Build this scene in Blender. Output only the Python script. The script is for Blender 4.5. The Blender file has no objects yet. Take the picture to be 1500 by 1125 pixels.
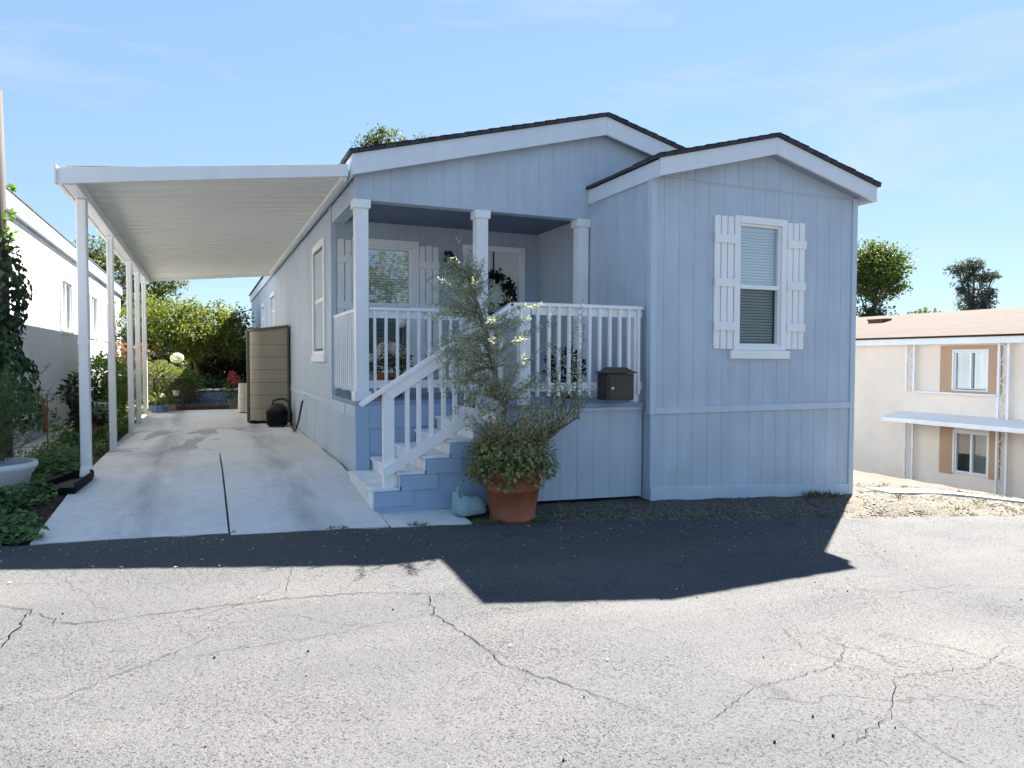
import bpy, math, random
import numpy as np
from mathutils import Vector, Matrix
S = bpy.context.scene
C = S.collection
R_ = math.radians
rnd = random.Random(7)

# ------------------------------------------------------------------ helpers
BASE = {}

class MB:
    def __init__(s):
        s.v = []; s.f = []
    def add(s, vs, fs):
        o = len(s.v); s.v += [tuple(p) for p in vs]; s.f += [tuple(i + o for i in q) for q in fs]; return s
    def hexa(s, p):   # 4 bottom (ccw from above) + 4 top
        return s.add(p, [(3, 2, 1, 0), (4, 5, 6, 7), (0, 1, 5, 4), (1, 2, 6, 5), (2, 3, 7, 6), (3, 0, 4, 7)])
    def box(s, x0, x1, y0, y1, z0, z1):
        return s.hexa([(x0, y0, z0), (x1, y0, z0), (x1, y1, z0), (x0, y1, z0), (x0, y0, z1), (x1, y0, z1), (x1, y1, z1), (x0, y1, z1)])
    def beam(s, a, b, w, h, up=(0, 0, 1)):   # rectangular bar from a to b
        a = Vector(a); b = Vector(b); d = (b - a).normalized(); up = Vector(up)
        sd = d.cross(up).normalized(); u = sd.cross(d)
        q = [a - sd * w / 2 - u * h / 2, a + sd * w / 2 - u * h / 2, b + sd * w / 2 - u * h / 2, b - sd * w / 2 - u * h / 2]
        return s.hexa([*q, *[p + u * h for p in q]])
    def prism(s, poly, fn0, fn1):            # poly 2d -> fn(p) 3d at both ends
        n = len(poly); a = [fn0(p) for p in poly]; b = [fn1(p) for p in poly]
        return s.add(a + b, [tuple(range(n))[::-1], tuple(range(n, 2 * n))] + [(i, (i + 1) % n, n + (i + 1) % n, n + i) for i in range(n)])
    def prism_y(s, poly, y0, y1):            # poly in (x,z), wound ccw seen from -y
        return s.prism(poly, lambda p: (p[0], y1, p[1]), lambda p: (p[0], y0, p[1]))
    def prism_x(s, poly, x0, x1):            # poly in (y,z)
        return s.prism(poly, lambda p: (x0, p[0], p[1]), lambda p: (x1, p[0], p[1]))
    def prism_z(s, poly, z0, z1):
        return s.prism(poly, lambda p: (p[0], p[1], z0), lambda p: (p[0], p[1], z1))
    def tube(s, pts, r, n=8, cap=True):
        pts = [Vector(p) for p in pts]; k = len(pts)
        if not isinstance(r, (list, tuple)): r = [r] * k
        o = len(s.v); prev = None
        for i, p in enumerate(pts):
            d = (pts[min(i + 1, k - 1)] - pts[max(i - 1, 0)])
            d = d.normalized() if d.length > 1e-9 else Vector((0, 0, 1))
            if prev is None:
                a = d.orthogonal().normalized()
            else:
                a = prev - d * prev.dot(d)
                a = a.normalized() if a.length > 1e-6 else d.orthogonal().normalized()
            prev = a; b = d.cross(a)
            for j in range(n):
                t = 2 * math.pi * j / n
                s.v.append(tuple(p + (a * math.cos(t) + b * math.sin(t)) * r[i]))
        for i in range(k - 1):
            for j in range(n):
                s.f.append((o + i * n + j, o + i * n + (j + 1) % n, o + (i + 1) * n + (j + 1) % n, o + (i + 1) * n + j))
        if cap:
            s.f.append(tuple(o + j for j in range(n))[::-1]); s.f.append(tuple(o + (k - 1) * n + j for j in range(n)))
        return s
    def lathe(s, c, prof, n=32):
        o = len(s.v); k = len(prof)
        for r, z in prof:
            for j in range(n):
                t = 2 * math.pi * j / n
                s.v.append((c[0] + r * math.cos(t), c[1] + r * math.sin(t), c[2] + z))
        for i in range(k - 1):
            for j in range(n):
                s.f.append((o + i * n + j, o + i * n + (j + 1) % n, o + (i + 1) * n + (j + 1) % n, o + (i + 1) * n + j))
        s.f.append(tuple(o + j for j in range(n))[::-1]); s.f.append(tuple(o + (k - 1) * n + j for j in range(n)))
        return s
    def ball(s, c, r, n=14, sq=(1, 1, 1)):
        m = n // 2; o = len(s.v)
        for i in range(1, m):
            a = math.pi * i / m
            for j in range(n):
                t = 2 * math.pi * j / n
                s.v.append((c[0] + sq[0] * r * math.sin(a) * math.cos(t), c[1] + sq[1] * r * math.sin(a) * math.sin(t), c[2] + sq[2] * r * math.cos(a)))
        for i in range(m - 2):
            for j in range(n):
                s.f.append((o + i * n + j, o + (i + 1) * n + j, o + (i + 1) * n + (j + 1) % n, o + i * n + (j + 1) % n))
        t0 = len(s.v); s.v += [(c[0], c[1], c[2] + r * sq[2]), (c[0], c[1], c[2] - r * sq[2])]
        for j in range(n):
            s.f.append((t0, o + j, o + (j + 1) % n)); q = o + (m - 2) * n
            s.f.append((t0 + 1, q + (j + 1) % n, q + j))
        return s
    def leaf(s, p, d, nrm, L, W, fold=.25):
        p = Vector(p); d = Vector(d).normalized(); nrm = Vector(nrm)
        sd = d.cross(nrm)
        sd = sd.normalized() if sd.length > 1e-6 else d.orthogonal().normalized()
        n2 = sd.cross(d); m = p + d * L * .5
        o = len(s.v)
        s.v += [tuple(p), tuple(m + sd * W / 2 + n2 * W * fold), tuple(p + d * L - n2 * L * .12), tuple(m - sd * W / 2 + n2 * W * fold)]
        s.f += [(o, o + 1, o + 2), (o, o + 2, o + 3)]
        return s
    def build(s, name, m, parent=None, bevel=0, smooth=False):
        b = BASE.get(parent.name, Vector((0, 0, 0))) if parent else Vector((0, 0, 0))
        me = bpy.data.meshes.new(name)
        me.from_pydata([(p[0] - b.x, p[1] - b.y, p[2] - b.z) for p in s.v], [], s.f)
        me.materials.append(m); me.update()
        if smooth:
            for q in me.polygons: q.use_smooth = True
        o = bpy.data.objects.new(name, me); C.objects.link(o)
        if parent: o.parent = parent
        BASE[o.name] = b
        if bevel:
            bv = o.modifiers.new('bevel', 'BEVEL'); bv.width = bevel; bv.segments = 2; bv.limit_method = 'ANGLE'; bv.angle_limit = R_(40)
        return o

def islands(mb):
    par = list(range(len(mb.v)))
    def find(i):
        while par[i] != i: par[i] = par[par[i]]; i = par[i]
        return i
    for q in mb.f:
        for j in q[1:]: par[find(q[0])] = find(j)
    out = {}
    for q in mb.f: out.setdefault(find(q[0]), []).append(q)
    for fs in out.values():
        ids = sorted({i for q in fs for i in q}); ix = {i: k for k, i in enumerate(ids)}
        m = MB(); m.v = [mb.v[i] for i in ids]; m.f = [tuple(ix[i] for i in q) for q in fs]; yield m
def build_each(mb, name, m, parent=None, bevel=0, smooth=False):
    o = None
    for k in islands(mb): o = k.build(name, m, parent, bevel, smooth)
    return o

def tag(o, label=None, cat=None, group=None, kind=None):
    if label: o['label'] = label
    if cat: o['category'] = cat
    if group: o['group'] = group
    if kind: o['kind'] = kind
    return o

def thing(name, label, cat, loc=(0, 0, 0), group=None):
    o = bpy.data.objects.new(name, None); C.objects.link(o); o.location = loc; o.empty_display_size = .2
    BASE[o.name] = Vector(loc)
    return tag(o, label, cat, group)

def struct(o): o['kind'] = 'structure'; return o
def stuff(o): o['kind'] = 'stuff'; return o

# ------------------------------------------------------------------ materials
class N:
    def __init__(s, name):
        s.m = bpy.data.materials.new(name); s.m.use_nodes = True; s.t = s.m.node_tree
        s.p = s.t.nodes['Principled BSDF']; s.out = s.t.nodes['Material Output']; s._co = None
    def n(s, typ, **kw):
        x = s.t.nodes.new(typ)
        for k, v in kw.items(): setattr(x, k, v)
        return x
    def l(s, a, b): s.t.links.new(a, b)
    def co(s):
        if not s._co: s._co = s.n('ShaderNodeTexCoord').outputs['Object']
        return s._co
    def noise(s, scale, detail=4, rough=.55, dist=0, vec=None):
        x = s.n('ShaderNodeTexNoise'); x.inputs['Scale'].default_value = scale; x.inputs['Detail'].default_value = detail
        x.inputs['Roughness'].default_value = rough; x.inputs['Distortion'].default_value = dist
        s.l(vec or s.co(), x.inputs['Vector']); return x.outputs['Fac']
    def voro(s, scale, feature='F1', out='Distance', vec=None, rand=1):
        x = s.n('ShaderNodeTexVoronoi', feature=feature); x.inputs['Scale'].default_value = scale; x.inputs['Randomness'].default_value = rand
        s.l(vec or s.co(), x.inputs['Vector']); return x.outputs[out]
    def mapping(s, scale=(1, 1, 1), rot=(0, 0, 0), loc=(0, 0, 0), vec=None):
        x = s.n('ShaderNodeMapping'); x.inputs['Scale'].default_value = scale; x.inputs['Rotation'].default_value = rot; x.inputs['Location'].default_value = loc
        s.l(vec or s.co(), x.inputs['Vector']); return x.outputs['Vector']
    def ramp(s, fac, stops):
        x = s.n('ShaderNodeValToRGB'); e = x.color_ramp.elements
        while len(e) < len(stops): e.new(.5)
        for q, (pos, col) in zip(e, stops):
            q.position = pos
            q.color = (*col, 1) if isinstance(col, tuple) else (col, col, col, 1)
        s.l(fac, x.inputs['Fac']); return x.outputs['Color']
    def mix(s, fac, a, b, mode='MIX'):
        x = s.n('ShaderNodeMix', data_type='RGBA', blend_type=mode)
        for i, v in ((0, fac), (6, a), (7, b)):
            if hasattr(v, 'links'): s.l(v, x.inputs[i])
            elif i == 0: x.inputs[0].default_value = v
            else: x.inputs[i].default_value = (*v, 1) if isinstance(v, tuple) else (v, v, v, 1)
        return x.outputs[2]
    def math(s, op, a, b=0):
        x = s.n('ShaderNodeMath', operation=op)
        for i, v in ((0, a), (1, b)):
            if hasattr(v, 'links'): s.l(v, x.inputs[i])
            else: x.inputs[i].default_value = v
        return x.outputs[0]
    def bump(s, h, strength=.3, dist=.01, chain=None):
        x = s.n('ShaderNodeBump'); x.inputs['Strength'].default_value = strength; x.inputs['Distance'].default_value = dist
        s.l(h, x.inputs['Height'])
        if chain: s.l(chain, x.inputs['Normal'])
        s.l(x.outputs['Normal'], s.p.inputs['Normal']); return x.outputs['Normal']
    def col(s, c):
        if hasattr(c, 'links'): s.l(c, s.p.inputs['Base Color'])
        else: s.p.inputs['Base Color'].default_value = (*c, 1)
    def rough(s, r, spec=.5, metal=0):
        s.p.inputs['Roughness'].default_value = r; s.p.inputs['Specular IOR Level'].default_value = spec; s.p.inputs['Metallic'].default_value = metal

def paint(name, c, rough=.55, var=.1, scale=3, bump=.08, bscale=90, streak=True, spec=.4):
    k = N(name)
    a = k.noise(scale, 6, .6)
    st = k.noise(7, 3, .6, 0, k.mapping((1, 1, .12))) if streak else k.noise(scale * 3, 3)
    f = k.math('ADD', k.math('MULTIPLY', a, .6), k.math('MULTIPLY', st, .4))
    lo = tuple(x * (1 - var * 1.5) for x in c); hi = tuple(min(1, x * (1 + var)) for x in c)
    c = k.ramp(f, [(.3, lo), (.68, hi)])
    if name == 'siding_paint':
        d = k.voro(5.2, 'F1', 'Distance'); sp = k.ramp(d, [(.012, 1.0), (.022, 0.0)])
        c = k.mix(k.math('MULTIPLY', sp, .35), c, tuple(x * .55 for x in lo))
        gr = k.ramp(k.noise(.9, 7, .7, .3, k.mapping((1, 1, .35))), [(.52, 0.0), (.75, .28)])
        c = k.mix(gr, c, tuple(x * .78 for x in lo))
        k.bump(k.noise(1.6, 2), .5, .012)
    k.col(c); k.rough(rough, spec)
    if name != 'siding_paint': k.bump(k.noise(bscale, 3), bump, .004)
    return k.m

def wood(name, c, c2, scale=8, rough=.7):
    k = N(name)
    g = k.noise(scale, 5, .6, .5, k.mapping((1, 1, .08)))
    k.col(k.ramp(g, [(.3, c), (.7, c2)])); k.rough(rough); k.bump(g, .3, .005); return k.m

def foliage(name, a, b, trans=.35, rough=.55, spec=.3, tt=(1.25, 1.2, .55)):
    k = N(name)
    r = k.n('ShaderNodeNewGeometry').outputs['Random Per Island']
    c = k.ramp(r, [(0, a), (.6, tuple((x + y) / 2 for x, y in zip(a, b))), (1, b)])
    k.col(c); k.rough(rough, spec)
    tr = k.n('ShaderNodeBsdfTranslucent'); k.l(k.mix(1, c, tt, 'MULTIPLY'), tr.inputs['Color'])
    mx = k.n('ShaderNodeMixShader'); mx.inputs[0].default_value = trans
    k.l(k.p.outputs[0], mx.inputs[1]); k.l(tr.outputs[0], mx.inputs[2]); k.l(mx.outputs[0], k.out.inputs['Surface'])
    return k.m

def glass(name, tint=(.75, .82, .8), refl=.1, dark=None):
    k = N(name)
    g = k.n('ShaderNodeBsdfGlossy'); g.inputs['Roughness'].default_value = .02
    t = k.n('ShaderNodeBsdfTransparent'); t.inputs['Color'].default_value = (*tint, 1)
    fr = k.n('ShaderNodeLayerWeight'); fr.inputs['Blend'].default_value = .5
    f = k.math('ADD', k.math('MULTIPLY', k.math('POWER', fr.outputs['Facing'], 4), 1 - refl), refl)
    nz = k.n('ShaderNodeBump'); nz.inputs['Strength'].default_value = .03; nz.inputs['Distance'].default_value = .02
    k.l(k.noise(2.5, 2), nz.inputs['Height']); k.l(nz.outputs[0], g.inputs['Normal'])
    mx = k.n('ShaderNodeMixShader'); k.l(f, mx.inputs[0]); k.l(t.outputs[0], mx.inputs[1]); k.l(g.outputs[0], mx.inputs[2])
    k.l(mx.outputs[0], k.out.inputs['Surface']); return k.m

M = {}
M['siding'] = paint('siding_paint', (.455, .53, .605), .6, .10, 1.2, .12, 120)
M['siding_trim'] = paint('siding_trim_paint', (.50, .58, .665), .55, .06, 2, .08)
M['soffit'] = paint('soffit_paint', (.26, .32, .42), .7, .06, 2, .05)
M['stairblue'] = paint('stair_panel_paint', (.33, .44, .58), .55, .05, 2, .1)
M['white'] = paint('white_trim_paint', (.84, .84, .84), .45, .05, 3, .06)
M['worn_white'] = paint('worn_white_paint', (.80, .80, .79), .55, .16, 5, .15, 60)
M['fascia'] = paint('pale_fascia_paint', (.70, .74, .79), .5, .05, 2, .05)
M['alu'] = paint('white_aluminium', (.80, .80, .80), .35, .05, 2, .02, 40)
M['pan'] = paint('carport_pan_metal', (.86, .84, .76), .6, .02, .4, .0, 30, False)
M['dark'] = paint('dark_plastic', (.010, .010, .012), .65, .2, 5, .1, 60, spec=.12)
M['iron'] = paint('black_iron', (.015, .015, .016), .5, .2, 10, .2, 60)
M['box'] = paint('bronze_brown_metal', (.045, .037, .028), .45, .15, 4, .1, 80)
M['glass'] = glass('window_glass', (.86, .92, .95), .32)
M['glass_s'] = glass('screened_glass', (.50, .55, .55), .04)
M['blind'] = paint('blind_slats', (.84, .86, .86), .5, .03, 3, .02)
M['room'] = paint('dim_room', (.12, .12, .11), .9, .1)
M['curtain'] = paint('curtain_cloth', (.55, .56, .54), .8, .1, 2, .1, 20)

def shingle(name, c1, c2, mort, axis='Y', sc=1.0):
    k = N(name)
    v = k.co()
    if axis == 'Y': v = k.mapping((1, 1, 1), (0, 0, R_(90)), (0, 0, 0), v)
    b = k.n('ShaderNodeTexBrick'); k.l(v, b.inputs['Vector'])
    b.inputs['Color1'].default_value = (*c1, 1); b.inputs['Color2'].default_value = (*c2, 1); b.inputs['Mortar'].default_value = (*mort, 1)
    b.inputs['Scale'].default_value = sc; b.inputs['Brick Width'].default_value = .34; b.inputs['Row Height'].default_value = .14
    b.inputs['Mortar Size'].default_value = .008; b.inputs['Bias'].default_value = 0
    k.col(k.mix(k.math('MULTIPLY', k.noise(1.3, 6, .65), .5), b.outputs['Color'], c1)); k.rough(.9, .2)
    n1 = k.bump(b.outputs['Fac'], -.5, .01); k.bump(k.noise(120, 2), .4, .004, n1); return k.m
M['shingle'] = shingle('dark_shingle', (.05, .055, .065), (.075, .08, .09), (.02, .02, .025))
M['shingle_brown'] = shingle('brown_shingle', (.042, .026, .021), (.062, .039, .032), (.018, .011, .009), 'Y')

def asphalt():
    k = N('asphalt')
    st = k.n('ShaderNodeTexVoronoi'); st.inputs['Scale'].default_value = 120; k.l(k.co(), st.inputs['Vector'])
    st2 = k.n('ShaderNodeTexVoronoi'); st2.inputs['Scale'].default_value = 38; k.l(k.co(), st2.inputs['Vector'])
    tone = k.ramp(st.outputs['Color'], [(0, (.066, .067, .068)), (.5, (.090, .091, .093)), (1, (.116, .117, .119))])
    # dark pits between the worn stones, denser in patches
    patch = k.noise(.9, 4, .6)
    pit = k.noise(70, 3, .7, .3)
    thr = k.math('ADD', pit, k.math('MULTIPLY', patch, .22))
    pits = k.ramp(thr, [(.68, 0.0), (.77, 1.0)])
    c = k.mix(k.math('MULTIPLY', pits, .75), tone, (.012, .012, .013))
    big = k.ramp(k.noise(.55, 6, .6), [(.3, (.80, .81, .84)), (.7, (1.07, 1.05, 1.02))])
    c = k.mix(1, c, big, 'MULTIPLY')
    worn = k.ramp(k.noise(.9, 4, .6, .4, k.mapping((.16, 1.1, 1), (0, 0, R_(4)))), [(.42, (.86, .86, .88)), (.6, (1.04, 1.03, 1.02))])
    c = k.mix(1, c, worn, 'MULTIPLY')
    oil = k.ramp(k.noise(2.1, 5, .6, .5, k.mapping((1, 1, 1), (0, 0, 0), (3.1, .4, 0))), [(.66, 0.0), (.74, .45)])
    c = k.mix(oil, c, (.03, .03, .032))
    # hairline crack network
    wv = k.n('ShaderNodeTexNoise'); wv.inputs['Scale'].default_value = 2.2; wv.inputs['Detail'].default_value = 6; k.l(k.co(), wv.inputs['Vector'])
    ad = k.n('ShaderNodeMix', data_type='VECTOR'); ad.inputs[0].default_value = .32
    k.l(k.co(), ad.inputs[4]); k.l(wv.outputs['Color'], ad.inputs[5])
    e = k.voro(.95, 'DISTANCE_TO_EDGE', 'Distance', ad.outputs[1])
    cr = k.ramp(e, [(0, 1.0), (.0045, 0.0)])
    gate = k.ramp(k.noise(.7, 3, .5), [(.44, 0.0), (.56, 1.0)])
    c = k.mix(k.math('MULTIPLY', k.math('MULTIPLY', cr, gate), .65), c, (.012, .012, .013))
    k.col(c); k.rough(.9, .25)
    h = k.math('SUBTRACT', k.math('ADD', k.math('MULTIPLY', st.outputs['Distance'], -.6), k.math('MULTIPLY', st2.outputs['Distance'], -.3)), k.math('MULTIPLY', pits, .9))
    k.bump(h, .75, .006)
    return k.m
M['asphalt'] = asphalt()
M['crack'] = paint('crack_fill', (.010, .010, .0105), 1, .2, 8, .2, spec=0)

def concrete():
    k = N('driveway_concrete')
    big = k.noise(.8, 7, .65, .2)
    c = k.ramp(big, [(.3, (.58, .575, .56)), (.7, (.75, .74, .71))])
    fine = k.ramp(k.noise(14, 5, .7), [(.3, .88), (.7, 1.06)])
    c = k.mix(1, c, fine, 'MULTIPLY')
    # tyre tracks: long grey scuffs along the drive
    sx = k.n('ShaderNodeSeparateXYZ'); k.l(k.co(), sx.inputs[0])
    tr = k.noise(3.2, 4, .6, .3, k.mapping((1, .16, 1)))
    for x0 in (-.55, .83):
        d = k.math('ABSOLUTE', k.math('SUBTRACT', sx.outputs['X'], x0))
        band = k.ramp(d, [(0, 1.0), (.36, 0.0)])
        c = k.mix(k.math('MULTIPLY', k.math('MULTIPLY', band, k.ramp(tr, [(.38, 0.0), (.62, 1.0)])), .55), c, (.20, .20, .22))
    # hose water / oil stain farther in
    wet = k.noise(.8, 4, .55, .6, k.mapping((1.5, .5, 1), (0, 0, R_(-28)), (2.0, 1.0, 0)))
    far = k.ramp(k.math('MULTIPLY', k.math('SUBTRACT', sx.outputs['Y'], 10.3), .25), [(0, 0.0), (.2, 1.0), (.85, 1.0), (1, 0.0)])
    c = k.mix(k.math('MULTIPLY', k.math('MULTIPLY', k.ramp(wet, [(.52, 0.0), (.545, 1.0)]), far), .55), c, (.17, .17, .165))
    spots = k.ramp(k.voro(3.1), [(.018, 1.0), (.03, 0.0)])
    c = k.mix(k.math('MULTIPLY', spots, .7), c, (.06, .06, .05))
    k.col(c); k.rough(.85, .3); k.bump(k.noise(60, 4, .7), .25, .004); return k.m
M['concrete'] = concrete()

def gravel(name, c1, c2, c3, sc=55):
    k = N(name)
    v = k.n('ShaderNodeTexVoronoi'); v.inputs['Scale'].default_value = sc; k.l(k.co(), v.inputs['Vector'])
    c = k.ramp(v.outputs['Color'], [(.15, c1), (.55, c2), (.9, c3)])
    c = k.mix(1, c, k.ramp(k.noise(1.6, 6, .65), [(.3, (.62, .6, .56)), (.7, (1.12, 1.08, 1.0))]), 'MULTIPLY')
    c = k.mix(k.ramp(v.outputs['Distance'], [(.35, 0.0), (.75, .85)]), c, tuple(x * .25 for x in c1))
    k.col(c); k.rough(.95, .2)
    k.bump(v.outputs['Distance'], -.8, .02); return k.m
M['gravel'] = gravel('dirt_gravel', (.10, .09, .076), (.15, .135, .115), (.225, .21, .185))
M['bluegravel'] = gravel('slate_gravel', (.03, .045, .09), (.07, .10, .18), (.2, .24, .33), 26)
M['soil'] = gravel('garden_soil', (.045, .034, .025), (.08, .06, .045), (.13, .11, .085), 40)
M['pebble'] = paint('pebble_stone', (.17, .16, .145), .8, .3, 30, .2, 60, False)
M['stone'] = paint('pale_stone', (.5, .48, .44), .85, .2, 6, .3, 40, False)
M['terracotta'] = paint('terracotta', (.33, .105, .05), .6, .2, 4, .12, 60, False)
M['whitepot'] = paint('white_resin', (.66, .67, .68), .45, .08, 4, .06, 50)
M['tan'] = paint('tan_resin', (.33, .29, .215), .5, .05, 2, .06, 60, False)
M['tan_trim'] = paint('olive_resin', (.13, .12, .075), .5, .08, 2, .06, 60, False)
M['canvas'] = paint('blue_canvas', (.30, .42, .45), .85, .14, 12, .4, 120, False)
M['cream'] = paint('cream_stucco', (.86, .735, .63), .85, .05, 1.0, .25, 60, False)
M['brownpanel'] = paint('tan_brown_panel', (.50, .31, .20), .7, .07, 2, .1)
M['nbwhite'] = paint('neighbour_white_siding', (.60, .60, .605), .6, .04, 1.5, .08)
M['nbfascia'] = paint('neighbour_fascia', (.40, .48, .56), .4, .04, 1.5, .03)
M['bark'] = wood('bark', (.10, .075, .05), (.21, .165, .11), 14, .9)
M['oldwood'] = wood('weathered_pole', (.030, .027, .026), (.065, .06, .056), 10, .9)
M['fencewood'] = wood('fence_wood', (.06, .042, .03), (.11, .08, .055), 6, .85)
M['rust'] = paint('rusty_metal', (.20, .085, .04), .8, .35, 14, .3, 60, False)
M['hose'] = paint('black_rubber', (.012, .012, .013), .4, .1, 5, .05)
M['cloth'] = paint('patterned_cloth', (.66, .60, .53), .9, .3, 25, .2, 80, False)
M['blueglaze'] = paint('blue_white_glaze', (.16, .23, .42), .25, .9, 16, .05, 60, False)
M['door'] = paint('door_paint', (.74, .74, .71), .45, .04, 2, .04)
M['brass'] = paint('steel_lock', (.7, .7, .66), .3, .05, 3, .02)
M['lantern'] = paint('white_globe', (.8, .8, .78), .5, .03, 3, .02, 40, False)
F = {}
F['olive'] = foliage('olive_leaf', (.23, .25, .16), (.56, .58, .42), .32, tt=(1.05, 1.1, .85))
F['dry'] = foliage('dry_olive_leaf', (.26, .22, .095), (.48, .41, .21), .4)
F['trail'] = foliage('trailing_leaf', (.12, .14, .045), (.38, .38, .17), .3)
F['ivy'] = foliage('ivy_leaf', (.012, .03, .014), (.04, .085, .03), .2)
F['fresh'] = foliage('fresh_leaf', (.045, .11, .018), (.12, .22, .04), .45)
F['cover'] = foliage('ground_cover_leaf', (.04, .10, .042), (.14, .25, .085), .3)
F['lime'] = foliage('lime_leaf', (.055, .085, .013), (.18, .215, .04), .5)
F['hedge'] = foliage('hedge_leaf', (.06, .085, .02), (.17, .20, .06), .4)
F['deep'] = foliage('deep_leaf', (.010, .020, .010), (.03, .055, .02), .2)
F['mid'] = foliage('mid_leaf', (.045, .07, .02), (.13, .17, .05), .35)
F['round'] = foliage('round_tree_leaf', (.03, .06, .012), (.10, .15, .03), .4)
F['euc'] = foliage('eucalyptus_leaf', (.035, .055, .055), (.09, .12, .12), .25)
F['maple'] = foliage('maple_leaf', (.13, .045, .035), (.30, .15, .11), .4)
F['white'] = foliage('white_petal', (.62, .64, .62), (.82, .83, .80), .3)
F['pink'] = foliage('red_pink_petal', (.30, .02, .05), (.55, .10, .16), .35)
F['yellowfl'] = foliage('yellow_flower', (.45, .42, .12), (.75, .72, .4), .4)
F['straw'] = foliage('dry_grass', (.11, .085, .04), (.22, .18, .09), .3)
F['litter'] = foliage('fallen_leaf', (.38, .33, .24), (.7, .66, .56), .2)

# ------------------------------------------------------------------ ground heights
def lerp(a, b, t): return a + (b - a) * t
def clip(x, a=0., b=1.): return max(a, min(b, x))
def interp(x, pts):
    if x <= pts[0][0]: return pts[0][1]
    for (a, p), (b, q) in zip(pts, pts[1:]):
        if x <= b: return p + (q - p) * (x - a) / (b - a)
    return pts[-1][1]
EDGE = [(-60, 6.28), (-1.4, 6.28), (-.2, 6.32), (2.23, 6.16), (2.97, 6.1), (4.41, 5.85), (6.09, 5.58), (8.6, 5.18), (12, 4.7), (60, 2)]
PAD = [(-60, .28), (-1.3, .28), (1.5, .28), (2.3, .12), (3.3, .07), (4.5, .05), (7.5, -.10), (9, -.20), (11.4, -.50), (12.0, -.70), (13.2, -1.15), (20, -1.3), (60, -1.2)]
def edge(x): return interp(x, EDGE)
def street(x, y): return .0392 - .0361 * (clip(x, -5, 12) - 3) + .0296 * (clip(y, -4, 7) - 6)
def ground(x, y):
    e = edge(x); st = street(x, min(y, e))
    t = clip((y - e + .05) / (2.2 if x < 2.2 else .8)); t = t * t * (3 - 2 * t)
    return lerp(st, interp(x, PAD), t) + .03 * clip(y - 14, 0, 4) * clip((3 - x))

def drive_z(x, y):
    t = clip((y - 6.25) / 2.4)
    f = street(x, 6.25) + .012
    return lerp(f, .34, t) + .03 * clip(y - 14, 0, 4)

def grid(xs, ys, fz):
    mb = MB(); n = len(ys)
    mb.v = [(x, y, fz(x, y)) for x in xs for y in ys]
    mb.f = [(i * n + j, (i + 1) * n + j, (i + 1) * n + j + 1, i * n + j + 1) for i in range(len(xs) - 1) for j in range(n - 1)]
    return mb
def spaced(a, b, st): n = max(1, int(round((b - a) / st))); return [a + (b - a) * i / n for i in range(n + 1)]

xs = [-320, -120, -50, -20, -10] + spaced(-6, 16, .2) + [20, 30, 60, 150, 320]
ys = [-320, -100, -30, -10, -4] + spaced(3, 10, .15) + spaced(10.5, 28, .7) + [35, 60, 140, 320]
def gz_low(x, y): return ground(x, y) - (.03 if y < edge(x) - .15 else 0) + (.008 * math.sin(x * 9 + 3 * math.sin(y * 5)) if y > edge(x) else 0)
struct(grid(xs, ys, gz_low).build('ground', M['gravel'], smooth=True))
# street sheet with a slightly ragged edge
mb = MB(); rows = 26; cols = spaced(-40, 40, .1)
for x in cols:
    e = edge(x) + .02 * math.sin(x * 7.3) + .018 * math.sin(x * 17.1 + 1) + rnd.uniform(-.012, .012)
    for j in range(rows + 1):
        y = lerp(-30, -2, j / 4) if j < 4 else lerp(-2, e, (j - 4) / (rows - 4))
        mb.v.append((x, y, street(x, y) + .012))
n = rows + 1
mb.f = [(i * n + j, (i + 1) * n + j, (i + 1) * n + j + 1, i * n + j + 1) for i in range(len(cols) - 1) for j in range(rows)]
struct(mb.build('street', M['asphalt'], smooth=True))

# concrete driveway: slabs with open joints
mb = MB()
def slab(x0, x1, y0, y1, fz=drive_z):
    ys_ = spaced(y0, y1, .3); top = len(mb.v)
    for y in ys_:
        for x in (x0, x1): mb.v.append((x, y, fz(x, y)))
    for y in ys_:
        for x in (x0, x1): mb.v.append((x, y, fz(x, y) - .14))
    k = len(ys_); o = top + 2 * k
    for i in range(k - 1):
        a = top + 2 * i; b = o + 2 * i
        mb.f += [(a, a + 1, a + 3, a + 2), (a, a + 2, b + 2, b), (a + 1, b + 1, b + 3, a + 3)]
    mb.f += [(top, o, o + 1, top + 1), (top + 2 * k - 2, top + 2 * k - 1, o + 2 * k - 1, o + 2 * k - 2)]
slab(-1.22, .162, 6.31, 7.795); slab(-1.22, .162, 7.80, 10.28)
slab(.180, 1.492, 6.25, 7.795); slab(.180, 1.492, 7.80, 10.28)
slab(1.506, 2.26, 6.2, 7.9, lambda x, y: lerp(street(x, 6.2) + .012, .17, clip((y - 6.2) / 1.2)))
slab(-1.22, 1.53, 10.29, 13.6); slab(-1.22, 1.53, 13.607, 17.6)
struct(mb.build('driveway', M['concrete']))
# soil bed on the left of the driveway, and the pale curb by the white neighbour
struct(grid(spaced(-1.95, -1.235, .12), spaced(6.32, 17.4, .15), lambda x, y: ground(x, y) + .03 + .015 * math.sin(x * 11 + y * 7)).build('garden_bed', M['soil'], smooth=True))
mb = MB(); 
for y0 in spaced(7.6, 22, 1.8)[:-1]: mb.box(-2.26, -1.98, y0, y0 + 1.79, .1, .43)
struct(mb.build('kerb', M['stone'], bevel=.01))
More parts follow.
